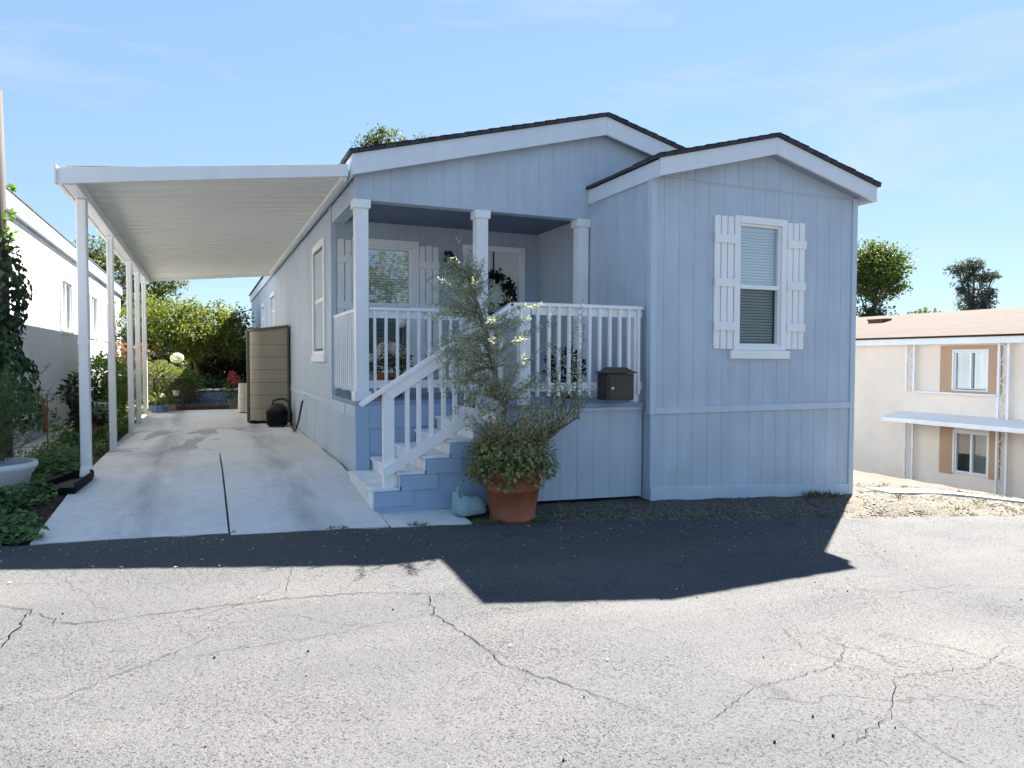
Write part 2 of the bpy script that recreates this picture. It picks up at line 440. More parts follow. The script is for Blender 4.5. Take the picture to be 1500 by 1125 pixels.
# dirt track / broken paving at the right
mb = MB()
pth = [(8.2, 6.75), (9.3, 6.75), (10.3, 6.4), (11.2, 6.0), (12.4, 5.6), (14, 5.2)]
for (a, b), (c, d) in zip(pth, pth[1:]):
    w = .17
    mb.hexa([(a, b - w, ground(a, b - w) - .05), (c, d - w, ground(c, d - w) - .05), (c, d + w, ground(c, d + w) - .05), (a, b + w, ground(a, b + w) - .05),
             (a, b - w, ground(a, b - w) + .03), (c, d - w, ground(c, d - w) + .03), (c, d + w, ground(c, d + w) + .03), (a, b + w, ground(a, b + w) + .03)])
struct(mb.build('footpath', M['stone']))

# cracks in the street, traced on the road surface
def ribbon(mb, pts, w):
    out = []
    for (a, b), (c, d) in zip(pts, pts[1:]):
        L = math.hypot(c - a, d - b); k = max(2, int(L / .035))
        for i in range(k): out.append((lerp(a, c, i / k) + rnd.gauss(0, .010), lerp(b, d, i / k) + rnd.gauss(0, .010)))
    out.append(pts[-1]); o = len(mb.v); m_ = len(out)
    for i, (x, y) in enumerate(out):
        a = out[max(i - 1, 0)]; b = out[min(i + 1, m_ - 1)]; dx, dy = b[0] - a[0], b[1] - a[1]; L = math.hypot(dx, dy) or 1
        ww = w * .33 * (.45 + .9 * rnd.random()) * min(1, .2 + 6 * min(i, m_ - 1 - i) / m_)
        z = street(x, y) + .0165
        mb.v += [(x - dy / L * ww / 2, y + dx / L * ww / 2, z), (x + dy / L * ww / 2, y - dx / L * ww / 2, z)]
    mb.f += [(o + 2 * i, o + 2 * i + 1, o + 2 * i + 3, o + 2 * i + 2) for i in range(m_ - 1)]
mb = MB()
ribbon(mb, [(-1.7, 5.1), (-1.1, 4.92), (-.95, 4.82), (-.74, 4.55), (-.54, 4.52), (-.23, 4.56), (.1, 4.6), (.45, 4.62), (.92, 4.6), (1.33, 4.48), (1.25, 4.1), (1.36, 3.65), (1.4, 3.35), (1.7, 2.9), (1.95, 2.5)], .016)
ribbon(mb, [(-.93, 4.8), (-.95, 4.4), (-1.0, 4.0), (-1.15, 3.7)], .022)
ribbon(mb, [(-1.2, 3.6), (-.6, 3.62), (-.3, 3.85), (.1, 4.2)], .009)
ribbon(mb, [(-.2, 3.9), (.3, 3.95), (.7, 4.0), (1.25, 4.15)], .008)
ribbon(mb, [(.44, 4.62), (.5, 5.0), (.55, 5.25)], .009)
ribbon(mb, [(4.1, 5.5), (4.4, 5.1), (4.75, 4.75), (5.2, 4.4)], .011)
ribbon(mb, [(1.3, 4.5), (1.8, 4.35), (2.0, 4.1)], .008)
ribbon(mb, [(1.95, 2.5), (2.5, 2.75), (3.1, 2.8), (3.4, 3.0)], .008)
ribbon(mb, [(2.3, 2.15), (2.9, 2.3), (3.3, 2.6), (3.9, 2.55), (4.4, 2.7)], .009)
ribbon(mb, [(3.3, 2.6), (3.1, 3.0), (3.25, 3.4)], .007)
ribbon(mb, [(3.7, 3.15), (4.0, 2.75), (4.1, 2.4), (4.4, 2.1)], .011)
ribbon(mb, [(2.9, 1.6), (2.85, 2.0), (2.9, 2.3)], .009)
ribbon(mb, [(4.0, 3.9), (4.6, 3.6), (5.2, 3.6), (5.9, 3.3)], .007)
struct(mb.build('road_cracks', M['crack']))

# ------------------------------------------------------------------ siding walls
def mapper(orient, p0):
    if orient == 'front': return lambda u, n, w: (u, p0 - n, w)
    if orient == 'left': return lambda u, n, w: (p0 - n, u, w)
    if orient == 'right': return lambda u, n, w: (p0 + n, u, w)
def siding(mb, orient, p0, u0, u1, wb, wt, pitch=.203, holes=(), phase=0., depth=.004, width=.0045, extra=()):
    T = mapper(orient, p0)
    fb = wb if callable(wb) else (lambda u: wb); ft = wt if callable(wt) else (lambda u: wt)
    pr = [(u0, 0), (u1, 0)]; k = math.floor((u0 - phase) / pitch)
    while True:
        k += 1; u = phase + k * pitch
        if u > u1 - .03: break
        if u < u0 + .03: continue
        if any(abs(u - h) < .02 for hh in holes for h in hh[:2]): continue
        pr += [(u - width, 0), (u - width * .5, -depth), (u + width * .5, -depth), (u + width, 0)]
    for h in holes: pr += [(h[0], 0), (h[1], 0)]
    for e in extra: pr.append((e, 0))
    pr.sort()
    flip = orient == 'left'
    for (a, na), (b, nb) in zip(pr, pr[1:]):
        if b - a < 1e-6: continue
        mid = (a + b) / 2; spans = [(fb, ft)]
        for h in holes:
            if h[0] - 1e-6 <= mid <= h[1] + 1e-6:
                spans = [(fb, (lambda u, q=h[2]: q)), ((lambda u, q=h[3]: q), ft)]
        for lo, hi in spans:
            q = [T(a, na, lo(a)), T(b, nb, lo(b)), T(b, nb, hi(b)), T(a, na, hi(a))]
            mb.add(q[::-1] if flip else q, [(0, 1, 2, 3)])
    return mb

def obox(mb, T, u0, u1, n0, n1, w0, w1):
    p = [T(u0, n0, w0), T(u1, n0, w0), T(u1, n1, w0), T(u0, n1, w0), T(u0, n0, w1), T(u1, n0, w1), T(u1, n1, w1), T(u0, n1, w1)]
    x = [q[0] for q in p]; y = [q[1] for q in p]; z = [q[2] for q in p]
    return mb.box(min(x), max(x), min(y), max(y), min(z), max(z))

def window(parent, orient, p0, u0, u1, w0, w1, trim=.09, mid=None, glass_lo='glass_s', glass_up='glass', recess=True, sill=True, split='h', blind=True, name='window', curtain=False):
    """outer trim u0..u1, w0..w1; opening inside the trim"""
    T = mapper(orient, p0); a, b, c, d = u0 + trim, u1 - trim, w0 + trim * .6, w1 - trim
    mb = MB()
    obox(mb, T, u0, a, -.02, .028, w0, w1); obox(mb, T, b, u1, -.02, .028, w0, w1)
    obox(mb, T, a, b, -.02, .031, d, w1); obox(mb, T, a, b, -.02, .026, w0, c)
    fr = mb.build(name, M['white'], parent, bevel=.004)
    s = .03; mb = MB(); r = -.012
    for (x0, x1, y0, y1) in ((a, a + s, c, d), (b - s, b, c, d), (a + s, b - s, d - s, d), (a + s, b - s, c, c + s)):
        obox(mb, T, x0, x1, r - .05, r + .012, y0, y1)
    if split == 'h':
        mid = mid or (c + d) / 2; obox(mb, T, a + s, b - s, r - .05, r + .016, mid - .025, mid + .025)
        panes = [(a + s, b - s, c + s, mid - .025, glass_lo, r - .035), (a + s, b - s, mid + .025, d - s, glass_up, r - .02)]
    else:
        m = (a + b) / 2; obox(mb, T, m - .02, m + .02, r - .05, r + .016, c + s, d - s)
        panes = [(a + s, m - .02, c + s, d - s, glass_lo, r - .035), (m + .02, b - s, c + s, d - s, glass_up, r - .02)]
    mb.build('sash', M['white'], fr, bevel=.003)
    for (x0, x1, y0, y1, g, n_) in panes:
        MB().add([T(x0, n_, y0), T(x1, n_, y0), T(x1, n_, y1), T(x0, n_, y1)], [(0, 1, 2, 3)]).build('pane', M[g], fr)
    if blind:
        mb = MB(); w = c + .02; i = 0
        while w < d - .02:
            p = [T(a + .02, -.098, w), T(b - .02, -.098, w), T(b - .02, -.082, w + .026), T(a + .02, -.082, w + .026)]
            mb.add(p if orient != 'left' else p[::-1], [(0, 1, 2, 3)]); w += .034
        obox(mb, T, a + .01, b - .01, -.13, -.08, d - .05, d - .005)
        mb.build('blind', M['blind'], fr)
    if curtain:
        mb = MB(); k = 40; m = lerp(a, b, .48)
        for i in range(k):
            q0 = lerp(a + .02, m, i / k); q1 = lerp(a + .02, m, (i + 1) / k)
            n0 = -.13 + .018 * math.sin(i * 1.3); n1 = -.13 + .018 * math.sin((i + 1) * 1.3)
            mb.add([T(q0, n0, c), T(q1, n1, c), T(q1, n1, d), T(q0, n0, d)], [(0, 1, 2, 3)])
        mb.build('curtain', M['curtain'], fr)
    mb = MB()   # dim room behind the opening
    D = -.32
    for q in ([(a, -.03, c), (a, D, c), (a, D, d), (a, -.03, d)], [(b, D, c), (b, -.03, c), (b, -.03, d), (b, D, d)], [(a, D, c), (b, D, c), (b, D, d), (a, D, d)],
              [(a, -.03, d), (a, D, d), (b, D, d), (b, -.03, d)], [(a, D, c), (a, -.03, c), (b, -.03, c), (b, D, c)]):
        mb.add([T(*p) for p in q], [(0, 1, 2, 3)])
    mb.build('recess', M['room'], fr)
    if sill:
        obox(MB(), T, u0 - .05, u1 + .05, .0, .045, w0 - .10, w0 - .002).build('sill', M['white'], fr, bevel=.005)
    return (a, b, c, d)

def shutter(parent, orient, p0, u0, u1, w0, w1, n=3, bats=3, mat='white'):
    T = mapper(orient, p0); mb = MB(); g = .012; bw = (u1 - u0 - g * (n - 1)) / n
    for i in range(n):
        x = u0 + i * (bw + g); obox(mb, T, x, x + bw, .002, .022, w0 + rnd.uniform(-.006, .006), w1 + rnd.uniform(-.006, .006))
    s = mb.build('shutter', M[mat], parent, bevel=.003)
    for i in range(bats):
        z = lerp(w0 + .26, w1 - .26, i / (bats - 1)); 
        obox(MB(), T, u0 - .008, u1 + .008, .0225, .042, z - .048, z + .048).build('batten', M[mat], s, bevel=.003)
    return s

# ------------------------------------------------------------------ the blue manufactured home
H = thing('manufactured_home', 'blue grey manufactured home with a white railed front porch and a projecting gabled bay', 'house', (4.5, 6.63, 0))
XW, XB, XR = 1.54, 4.50, 7.53
YB, YG, YH, YE = 6.63, 8.01, 9.55, 27.0
ZF = 1.13
skb = lambda x: lerp(.05, -.10, (x - 4.5) / 3.0)
# bay front wall with its window opening
BW = (5.615, 6.40, 1.715, 3.265)
tr_ = .08
hole = (BW[0] + tr_, BW[1] - tr_, BW[2] + tr_ * .6, BW[3] - tr_)
mb = MB(); siding(mb, 'front', YB, XB, XR, lambda u: skb(u), 3.60, holes=[hole], phase=4.66)
siding(mb, 'left', XB, YB, YG, skb(4.5), 3.66, phase=6.75)
siding(mb, 'right', XR, YB, YE, -.2, 3.66)
mb.build('bay_wall', M['siding'], H)
gp = lambda x, e=0: 3.967 - .2574 * abs(x - 6.073) + e
mb = MB(); siding(mb, 'front', YB - .006, XB, XR, 3.602, lambda u: gp(u, .16), phase=4.66, extra=[6.073])
mb.add([(XB, YB - .006, 3.602), (XR, YB - .006, 3.602), (XR, YB, 3.602), (XB, YB, 3.602)], [(0, 1, 2, 3)])
mb.build('bay_gable', M['siding'], H)
mb = MB(); mb.box(XB + .002, XR - .06, YB - .011, YB + .01, 3.585, 3.597); mb.build('flashing', M['siding_trim'], H)
mb = MB(); mb.box(XB + .06, XR - .062, YB - .02, YB + .01, 1.0, 1.075); mb.box(XB - .019, XB + .058, YB - .018, YB + .06, 1.0, 3.6)
mb.box(XR - .06, XR + .018, YB - .022, YB + .08, skb(XR) - .02, 3.62)
build_each(mb, 'trim_board', M['siding_trim'], H, bevel=.003)
mb = MB(); mb.prism_y([(XB + .001, skb(XB) - .03), (XR - .063, skb(XR) - .03), (XR - .063, skb(XR) + .14), (XB + .001, skb(XB) + .14)], YB - .02, YB + .01)
mb.build('base_board', M['siding_trim'], H, bevel=.003)
a = window(H, 'front', YB, *BW, trim=tr_, mid=2.455)
shutter(H, 'front', YB, 5.335, 5.605, 1.73, 3.245); shutter(H, 'front', YB, 6.41, 6.68, 1.73, 3.245)
# bay roof
def gable_roof(parent, x0, xp, x1, zb, zp, y0, y1, fh, th=.036, ov=.035, sidey0=None, left_end=None, name='roof', right=True):
    sl = (zp - zb) / (xp - x0)
    mb = MB()   # shingle slab
    t = fh + .004
    poly = [(x0 - ov, zb - ov * sl + t), (xp, zp + t), (x1 + ov, zb - ov * sl + t), (x1 + ov, zb - ov * sl + t + th), (xp, zp + t + th), (x0 - ov, zb - ov * sl + t + th)]
    mb.prism_y(poly, y0 - .03, y1)
    rf = mb.build(name, M['shingle'], parent)
    # ragged shingle tabs along the rake
    mb = MB(); L = math.hypot(xp - x0, zp - zb); k = int(L / .145)
    for s_ in (-1, 1):
        for i in range(k):
            f0 = i / k; f1 = (i + 1) / k
            xa = lerp(x0 - ov, xp, f0); xb = lerp(x0 - ov, xp, f1)
            za = lerp(zb - ov * sl, zp, f0) + t + th; zc = lerp(zb - ov * sl, zp, f1) + t + th
            if s_ > 0: xa = 2 * xp - xa; xb = 2 * xp - xb
            e = rnd.uniform(.0, .012)
            p = [(xa, za + .004), (xb, zc + .001), (xb, zc + .003), (xa, za + .010)]
            if s_ > 0: p = p[::-1]
            mb.prism_y(p, y0 - .036 - e, y0 + .5)
    mb.build('shingle_edge', M['shingle'], rf)
    mb = MB()   # front fascia, mitred at the peak
    mb.prism_y([(x0, zb), (xp, zp), (xp, zp + fh), (x0, zb + fh)], y0, y0 + .035)
    mb.prism_y([(xp + .002, zp), (x1, zb), (x1, zb + fh), (xp + .002, zp + fh)], y0, y0 + .035)
    fa = build_each(mb, 'fascia', M['fascia'], parent, bevel=.003)
    mb = MB(); ye = left_end or y1
    mb.box(x0 - .002, x0 + .03, y0 + .036, ye, zb, zb + fh - .01)
    if right: mb.box(x1 - .03, x1 + .002, y0 + .036, y1, zb, zb + fh - .01)
    build_each(mb, 'eave_board', M['fascia'], parent, bevel=.003)
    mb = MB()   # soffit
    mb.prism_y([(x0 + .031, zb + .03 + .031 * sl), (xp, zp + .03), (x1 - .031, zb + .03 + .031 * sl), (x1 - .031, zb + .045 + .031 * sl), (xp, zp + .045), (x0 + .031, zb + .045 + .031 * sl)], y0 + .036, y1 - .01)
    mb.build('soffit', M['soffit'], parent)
    return rf
gable_roof(H, 4.475, 6.073, 7.672, 3.558, 3.967, 6.44, YG + .02, .19, left_end=YG - .005)
mrf = gable_roof(H, 1.49, 4.66, 7.83, 3.597, 4.415, 7.87, YE, .225)
# main gable wall over the porch
gm = lambda x, e=0: 4.415 - .2589 * abs(x - 4.66) + e
mb = MB(); siding(mb, 'front', YG, XW, XR + .1, 3.365, lambda u: gm(u, .06), phase=1.75, extra=[4.66])
mb.add([(XW, YG, 3.365), (XW, YG + .15, 3.365), (XB, YG + .15, 3.365), (XB, YG, 3.365)], [(0, 1, 2, 3)])
mb.add([(XW, YG + .15, 3.365), (XW, YG + .15, 3.6), (XB, YG + .15, 3.6), (XB, YG + .15, 3.365)], [(0, 1, 2, 3)])
siding(mb, 'left', XW, YG, YH, 3.365, 3.66, pitch=5)
mb.add([(XW, YG + .15, 3.365), (XW, YH, 3.365), (XW + .15, YH, 3.365), (XW + .15, YG + .15, 3.365)], [(0, 1, 2, 3)])
mb.add([(XW + .15, YG + .15, 3.365), (XW + .15, YH, 3.365), (XW + .15, YH, 3.6), (XW + .15, YG + .15, 3.6)], [(0, 1, 2, 3)])
mb.build('front_gable', M['siding'], H)
mb = MB(); mb.box(XB + .012, XB + .03, YG - .008, YG + .01, 3.8, gm(XB + .02, .03)); mb.build('seam_batten', M['siding_trim'], H)
# porch recess: back wall, right wall, ceiling
PW = (1.80, 2.70, 1.42, 3.20); pt = .1
mb = MB(); phole = (PW[0] + pt, PW[1] - pt, PW[2] + pt * .6, PW[3] - pt)
siding(mb, 'front', YH, XW, XB, ZF, 3.42, phase=1.7, holes=[phole])
siding(mb, 'left', XB - .004, YG + .001, YH, ZF - .02, 3.42, phase=6.75)
mb.build('porch_wall', M['siding'], H)
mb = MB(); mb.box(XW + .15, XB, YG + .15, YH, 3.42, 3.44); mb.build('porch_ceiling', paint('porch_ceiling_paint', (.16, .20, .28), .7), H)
window(H, 'front', YH, *PW, trim=pt, mid=2.33, sill=False)
shutter(H, 'front', YH, 1.61, 1.79, 1.45, 3.17, n=2); shutter(H, 'front', YH, 2.71, 2.98, 1.45, 3.15)
# front door
mb = MB(); T = mapper('front', YH)
obox(mb, T, 3.33, 3.43, .0, .04, ZF, 3.21); obox(mb, T, 4.18, 4.28, .0, .04, ZF, 3.21); obox(mb, T, 3.43, 4.18, .0, .043, 3.13, 3.21)
dfr = mb.build('door_frame', M['white'], H, bevel=.004)
mb = MB(); obox(mb, T, 3.432, 4.178, -.01, .022, ZF + .02, 3.128)
for (x0, x1, z0, z1) in ((3.53, 3.765, 1.3, 1.9), (3.845, 4.08, 1.3, 1.9), (3.53, 3.765, 2.0, 2.62), (3.845, 4.08, 2.0, 2.62), (3.53, 3.765, 2.72, 3.02), (3.845, 4.08, 2.72, 3.02)):
    for q in ((x0, x1, z0, z0 + .02), (x0, x1, z1 - .02, z1), (x0, x0 + .02, z0 + .02, z1 - .02), (x1 - .02, x1, z0 + .02, z1 - .02)): obox(mb, T, q[0], q[1], .022, .032, q[2], q[3])
    obox(mb, T, x0 + .05, x1 - .05, .022, .03, z0 + .05, z1 - .05)
dr = mb.build('door', M['door'], H, bevel=.003)
mb = MB(); mb.ball((4.12, YH - .07, 2.08), .032); mb.tube([(4.12, YH - .02, 2.08), (4.12, YH - .06, 2.08)], .014); mb.build('handle', M['brass'], dr, smooth=True)
# wall lantern
mb = MB(); mb.box(3.07, 3.17, YH - .02, YH, 2.92, 3.1); mb.beam((3.12, YH - .01, 3.06), (3.12, YH - .11, 3.08), .02, .02)
mb.lathe((3.12, YH - .12, 2.84), [(.03, 0), (.05, .01), (.065, .15), (.085, .16), (.05, .21), (.012, .25)], 8)
mb.build('wall_lantern', M['iron'], H)
# long left wall under the carport
dz = lambda y: drive_z(1.5, y) - .02
mb = MB(); siding(mb, 'left', XW, YH, YE, .25, 3.66, phase=.08)
mb.build('side_wall', M['siding'], H)
mb = MB(); mb.box(XW - .02, XW + .05, YH - .012, YH + .09, 1.08, 3.6); mb.box(XW - .02, XW + .01, YH, YE, 1.0, 1.06)
build_each(mb, 'corner_board', M['siding_trim'], H, bevel=.003)
window(H, 'left', XW, 10.1, 11.25, 1.66, 3.28, trim=.1, sill=True)
window(H, 'left', XW, 17.6, 18.9, 2.35, 3.2, trim=.09, sill=False)
window(H, 'left', XW, 20.9, 21.9, 2.35, 3.15, trim=.09, sill=False)
# porch deck, skirts
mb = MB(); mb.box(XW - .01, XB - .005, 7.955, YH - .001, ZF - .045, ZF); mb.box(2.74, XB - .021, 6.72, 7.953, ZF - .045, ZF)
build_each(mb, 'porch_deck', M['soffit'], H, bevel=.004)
mb = MB(); siding(mb, 'front', 6.765, 2.93, XB - .02, lambda u: lerp(.12, .08, (u - 2.93) / 1.5), 1.05, phase=3.05)
mb.build('porch_skirt', M['siding'], H)
mb = MB(); siding(mb, 'left', XW, 7.97, YH, .2, ZF - .045, phase=8.56); mb.build('porch_skirt', M['siding'], H)
mb = MB(); siding(mb, 'front', 7.97, XW, 2.95, .1, ZF - .045, phase=1.62); mb.build('stair_back_panel', M['stairblue'], H)
mb = MB(); mb.box(XW - .012, XW + .14, 7.95, 7.969, .2, ZF - .047); mb.box(XW + .141, 2.9, 7.955, 7.969, .83, ZF - .047)
build_each(mb, 'stair_back_trim', M['stairblue'], H, bevel=.003)
mb = MB(); mb.box(2.90, XB - .024, 6.742, 6.764, 1.045, ZF - .046); mb.box(XW - .02, XW - .001, 7.96, 8.56, .95, ZF - .05); mb.box(XW - .02, XW - .001, 8.6, YH - .03, .95, ZF - .05)
build_each(mb, 'skirt_trim', M['siding_trim'], H, bevel=.003)
# columns
for cx in (1.62, 3.05, 4.415):
    cy = 8.08; mb = MB(); mb.box(cx - .072, cx + .072, cy - .072, cy + .072, ZF, 3.364)
    col = mb.build('porch_column', M['white'], H, bevel=.004)
    MB().box(cx - .095, cx + .095, cy - .095, cy + .095, 3.275, 3.37).build('cap', M['white'], col, bevel=.004)
    MB().box(cx - .095, cx + .095, cy - .095, cy + .095, ZF + .001, ZF + .11).build('plinth', M['white'], col, bevel=.004)
# railings
def rail_run(name, a, b, z0, z1, spacing=.122, bw=.038, skip=0):
    """level railing between a and b (xy), bottom rail z0, top z1"""
    ax, ay = a; bx, by = b; L = math.hypot(bx - ax, by - ay); ux, uy = (bx - ax) / L, (by - ay) / L
    mb = MB(); mb.beam((ax, ay, z1 - .02), (bx, by, z1 - .02), .10, .038)
    mb.beam((ax, ay, z1 - .083), (bx, by, z1 - .083), .036, .085)
    r = mb.build(name, M['white'], H, bevel=.003)
    MB().beam((ax, ay, z0 + .045), (bx, by, z0 + .045), .036, .09).build('bottom_rail', M['white'], r, bevel=.003)
    n = int(L / spacing); 
    nx, ny = uy, -ux
    if ny > 0 or (abs(ny) < 1e-6 and nx > 0): nx, ny = -nx, -ny
    for i in range(n):
        t = L * (i + .5) / n + rnd.uniform(-.004, .004); x, y = ax + ux * t + nx * .034, ay + uy * t + ny * .034
        MB().beam((x + rnd.uniform(-.004, .004), y, z0 - .045 + rnd.uniform(-.012, .012)), (x, y, z1 - .041), bw * (1 if abs(ux) > .5 else .8), bw * .8, (ux, uy, 0)).build('baluster', M['white'], r, bevel=.002)
    return r
rail_run('porch_railing', (1.70, 8.07), (2.98, 8.07), 1.27, 2.19)
rail_run('porch_railing', (1.60, 8.16), (1.60, 9.53), 1.27, 2.17, spacing=.125)
r = rail_run('porch_railing', (3.12, 6.775), (XB - .03, 6.775), 1.265, 2.19)
mb = MB(); mb.box(2.985, 3.105, 6.75, 6.84, ZF - .25, 2.15); mb.box(4.37, 4.43, 6.76, 6.83, ZF, 2.12)
build_each(mb, 'railing_post', M['white'], H, bevel=.004)
# stairs
X0, TR, Z0, RI = 1.456, .2516, .367, .1461
stz = lambda x: Z0 + (x - X0) / TR * RI
mb = MB()
for k in range(5): mb.box(X0 + TR * k - .025, X0 + TR * (k + 1) + .01, 6.735, 7.945, Z0 + RI * k - .032, Z0 + RI * k)
st = mb.build('staircase', M['worn_white'], H, bevel=.005)
for k in range(6):
    x = X0 + TR * k; zb_ = Z0 + RI * (k - 1) + .001 if k else .15
    MB().box(x, x + .018, 6.742, 7.94, zb_, min(Z0 + RI * k - .033, ZF - .047)).build('riser', M['worn_white'], st, bevel=.002)
# blue stepped side of the stairs
prof = [(X0 + .004, .125), (2.96, .125), (2.96, ZF - .06)]
for k in (4, 3, 2, 1, 0): prof += [(X0 + TR * (k + 1) + .005, Z0 + RI * k - .034 + (RI if k == 4 else RI) * 0), (X0 + TR * k + .004, Z0 + RI * k - .034)]
pp = [(X0 + .004, .13), (2.945, .13), (2.945, ZF - .06), (X0 + TR * 5 + .02, ZF - .06)]
for k in (4, 3, 2, 1, 0): pp += [(X0 + TR * (k + 1) + .02, Z0 + RI * k - .034), (X0 + TR * k + .02, Z0 + RI * k - .034)]
q = []
for p in pp:
    if not q or (abs(q[-1][0] - p[0]) > 1e-5 or abs(q[-1][1] - p[1]) > 1e-5): q.append(p)
q[-1] = (X0 + .004, Z0 - .034)
mb = MB(); mb.prism_y(q, 6.722, 6.740); mb.build('stair_side_panel', M['stairblue'], st)
mb = MB()   # trim boards stepping along the side
for k in range(5):
    if k == 0: mb.box(2.945, 2.95, 6.71, 6.7215, .14, .2)
    x0_, x1_ = X0 + TR * k + .004, X0 + TR * (k + 1) + .02
    mb.box(x0_ + (.0 if k == 0 else .111), x1_ + .112, 6.706, 6.7215, Z0 + RI * k - .175, Z0 + RI * k - .036)
    if k: mb.box(x0_ + .015, x0_ + .11, 6.706, 6.7215, Z0 + RI * (k - 1) - .034, Z0 + RI * k - .036)
build_each(mb, 'stair_side_trim', M['stairblue'], st)
yr = 6.79
mb = MB(); mb.box(1.565, 1.67, yr - .03, yr + .05, Z0 - .01, 1.30); mb.build('newel_post', M['white'], st, bevel=.004)
h0, h1 = Vector((1.345, yr - .01, 1.165)), Vector((2.90, yr - .01, 2.165))
hd = (h1 - h0)
mb = MB(); mb.beam(h0, h1, .10, .036); mb.beam(h0 + hd * .16 + Vector((0, -.02, -.075)), h1 + Vector((.06, -.02, -.045)), .03, .11)
mb.beam(h1 - Vector((.03, 0, .004)), (3.13, yr - .01, 2.172), .10, .036)
hr = mb.build('handrail', M['white'], st, bevel=.003)
mb = MB(); mb.beam((1.57, yr - .045, .515), (2.99, yr - .045, .515 + 1.42 * .581), .034, .10); mb.build('bottom_rail', M['white'], st, bevel=.003)
for i in range(9):
    x = 1.80 + .123 * i + rnd.uniform(-.004, .004); zt_ = h0.z + (x - h0.x) * hd.z / hd.x - .05; zb_ = max(.5 + (x - 1.57) * .581 - .12, stz(x) + .0)
    MB().box(x - .02, x + .02, yr - .02, yr + .018, zb_, zt_).build('baluster', M['white'], st, bevel=.002)
# utility meter on the far right wall
mb = MB(); mb.box(XR + .001, XR + .1, 7.9, 8.15, .72, .9); mb.tube([(XR + .05, 8.0, .9), (XR + .05, 8.0, 1.2)], .03); mb.ball((XR + .08, 8.0, 1.12), .07, 10, (1, 1, 1.5))
mb.build('utility_meter', M['dark'], H)

# ------------------------------------------------------------------ carport
K = thing('carport', 'white aluminium carport roof on five slim posts over the concrete driveway', 'carport', (-1.16, 8.7, .3))
CY0, CY1 = 7.95, 17.9
cz = lambda x: lerp(3.372, 3.615, (x + 1.24) / 2.70)
mb = MB(); prof = []; y = CY0 + .05
while y < CY1 - .1:
    prof += [(y, 0), (y + .235, 0), (y + .245, .035), (y + .295, .035), (y + .304, 0)]; y += .305
prof.append((CY1 - .06, 0))
for x in (-1.22, 1.455):
    for (yy, h) in prof: mb.v.append((x, yy, cz(x) + h))
n = len(prof); mb.f = [(i, i + 1, n + i + 1, n + i) for i in range(n - 1)]
mb.add([(-1.22, CY0 + .04, cz(-1.22) + .06), (1.455, CY0 + .04, cz(1.455) + .06), (1.455, CY1, cz(1.455) + .06), (-1.22, CY1, cz(-1.22) + .06)], [(0, 1, 2, 3)])
mb.build('roof_panel', M['pan'], K)
mb = MB(); mb.prism_y([(-1.27, 3.25), (1.46, 3.595), (1.46, 3.725), (-1.27, 3.40)], CY0, CY0 + .04)
mb.prism_y([(-1.27, 3.30), (1.46, 3.56), (1.46, 3.70), (-1.27, 3.42)], CY1 - .05, CY1)
mb.prism_y([(-1.285, 3.245), (-1.262, 3.245), (-1.262, 3.425), (-1.285, 3.425)], CY0 - .012, CY0 + .05)
build_each(mb, 'front_fascia', M['alu'], K, bevel=.003)
mb = MB(); mb.box(-1.285, -1.245, CY0 + .052, CY1, 3.27, 3.42); mb.build('gutter', M['alu'], K, bevel=.003)
mb = MB(); mb.box(-1.215, -1.105, CY0 + .06, CY1 - .06, 3.255, 3.368); mb.build('beam', M['alu'], K, bevel=.003)
mb = MB(); mb.box(1.40, 1.458, CY0 + .06, CY1 - .06, 3.56, 3.61); mb.build('wall_ledger', M['alu'], K, bevel=.003)
for i, (py, pz) in enumerate([(8.72, .33), (11.1, .34), (13.75, .34), (15.3, .37), (16.95, .42)]):
    w = .042 if i else .045
    mb = MB(); mb.box(-1.16 - w, -1.16 + w, py - w, py + w, pz - .05, 3.253)
    po = mb.build('post', M['alu'], K, bevel=.004)
    mb = MB()
    for s_ in (-.02, .02): mb.box(-1.16 + s_ - .006, -1.16 + s_ + .006, py - w - .005, py - w + .002, pz, 3.2)
    build_each(mb, 'rib', M['alu'], po)
mb = MB(); mb.box(-1.207, -1.113, 8.615, 8.672, .46, 3.252); ds = mb.build('downspout', M['alu'], K, bevel=.012)
mb = MB(); mb.box(-1.211, -1.109, 8.611, 8.677, 1.74, 1.80); mb.build('bracket', M['alu'], ds, bevel=.002)
mb = MB(); mb.hexa([(-1.21, 8.55, .37), (-1.11, 8.55, .37), (-1.11, 8.64, .38), (-1.21, 8.64, .38), (-1.207, 8.60, .47), (-1.113, 8.60, .47), (-1.113, 8.672, .48), (-1.207, 8.672, .48)]); mb.build('elbow', M['alu'], ds, bevel=.01)
# splash block
SB = thing('splash_block', 'black plastic splash block under the front carport post', 'splash block', (-1.24, 8.3, .3))
mb = MB(); zz = lambda y: drive_z(-1.2, y) + .03
pa = [(-1.17, 8.62), (-1.11, 8.60), (-1.06, 7.98), (-1.34, 8.06)]
mb.prism_z([(-1.27, 8.60), (-1.45, 8.0), (-1.16, 7.93), (-1.09, 8.58)][::1], .30, .366)
mb.build('tray', M['dark'], SB, bevel=.006)
mb = MB(); mb.beam((-1.275, 8.6, .395), (-1.455, 8.0, .375), .02, .07); mb.beam((-1.085, 8.58, .395), (-1.155, 7.93, .375), .02, .07); mb.beam((-1.275, 8.61, .40), (-1.085, 8.59, .40), .02, .08)
mb.build('rim', M['dark'], SB, bevel=.006)

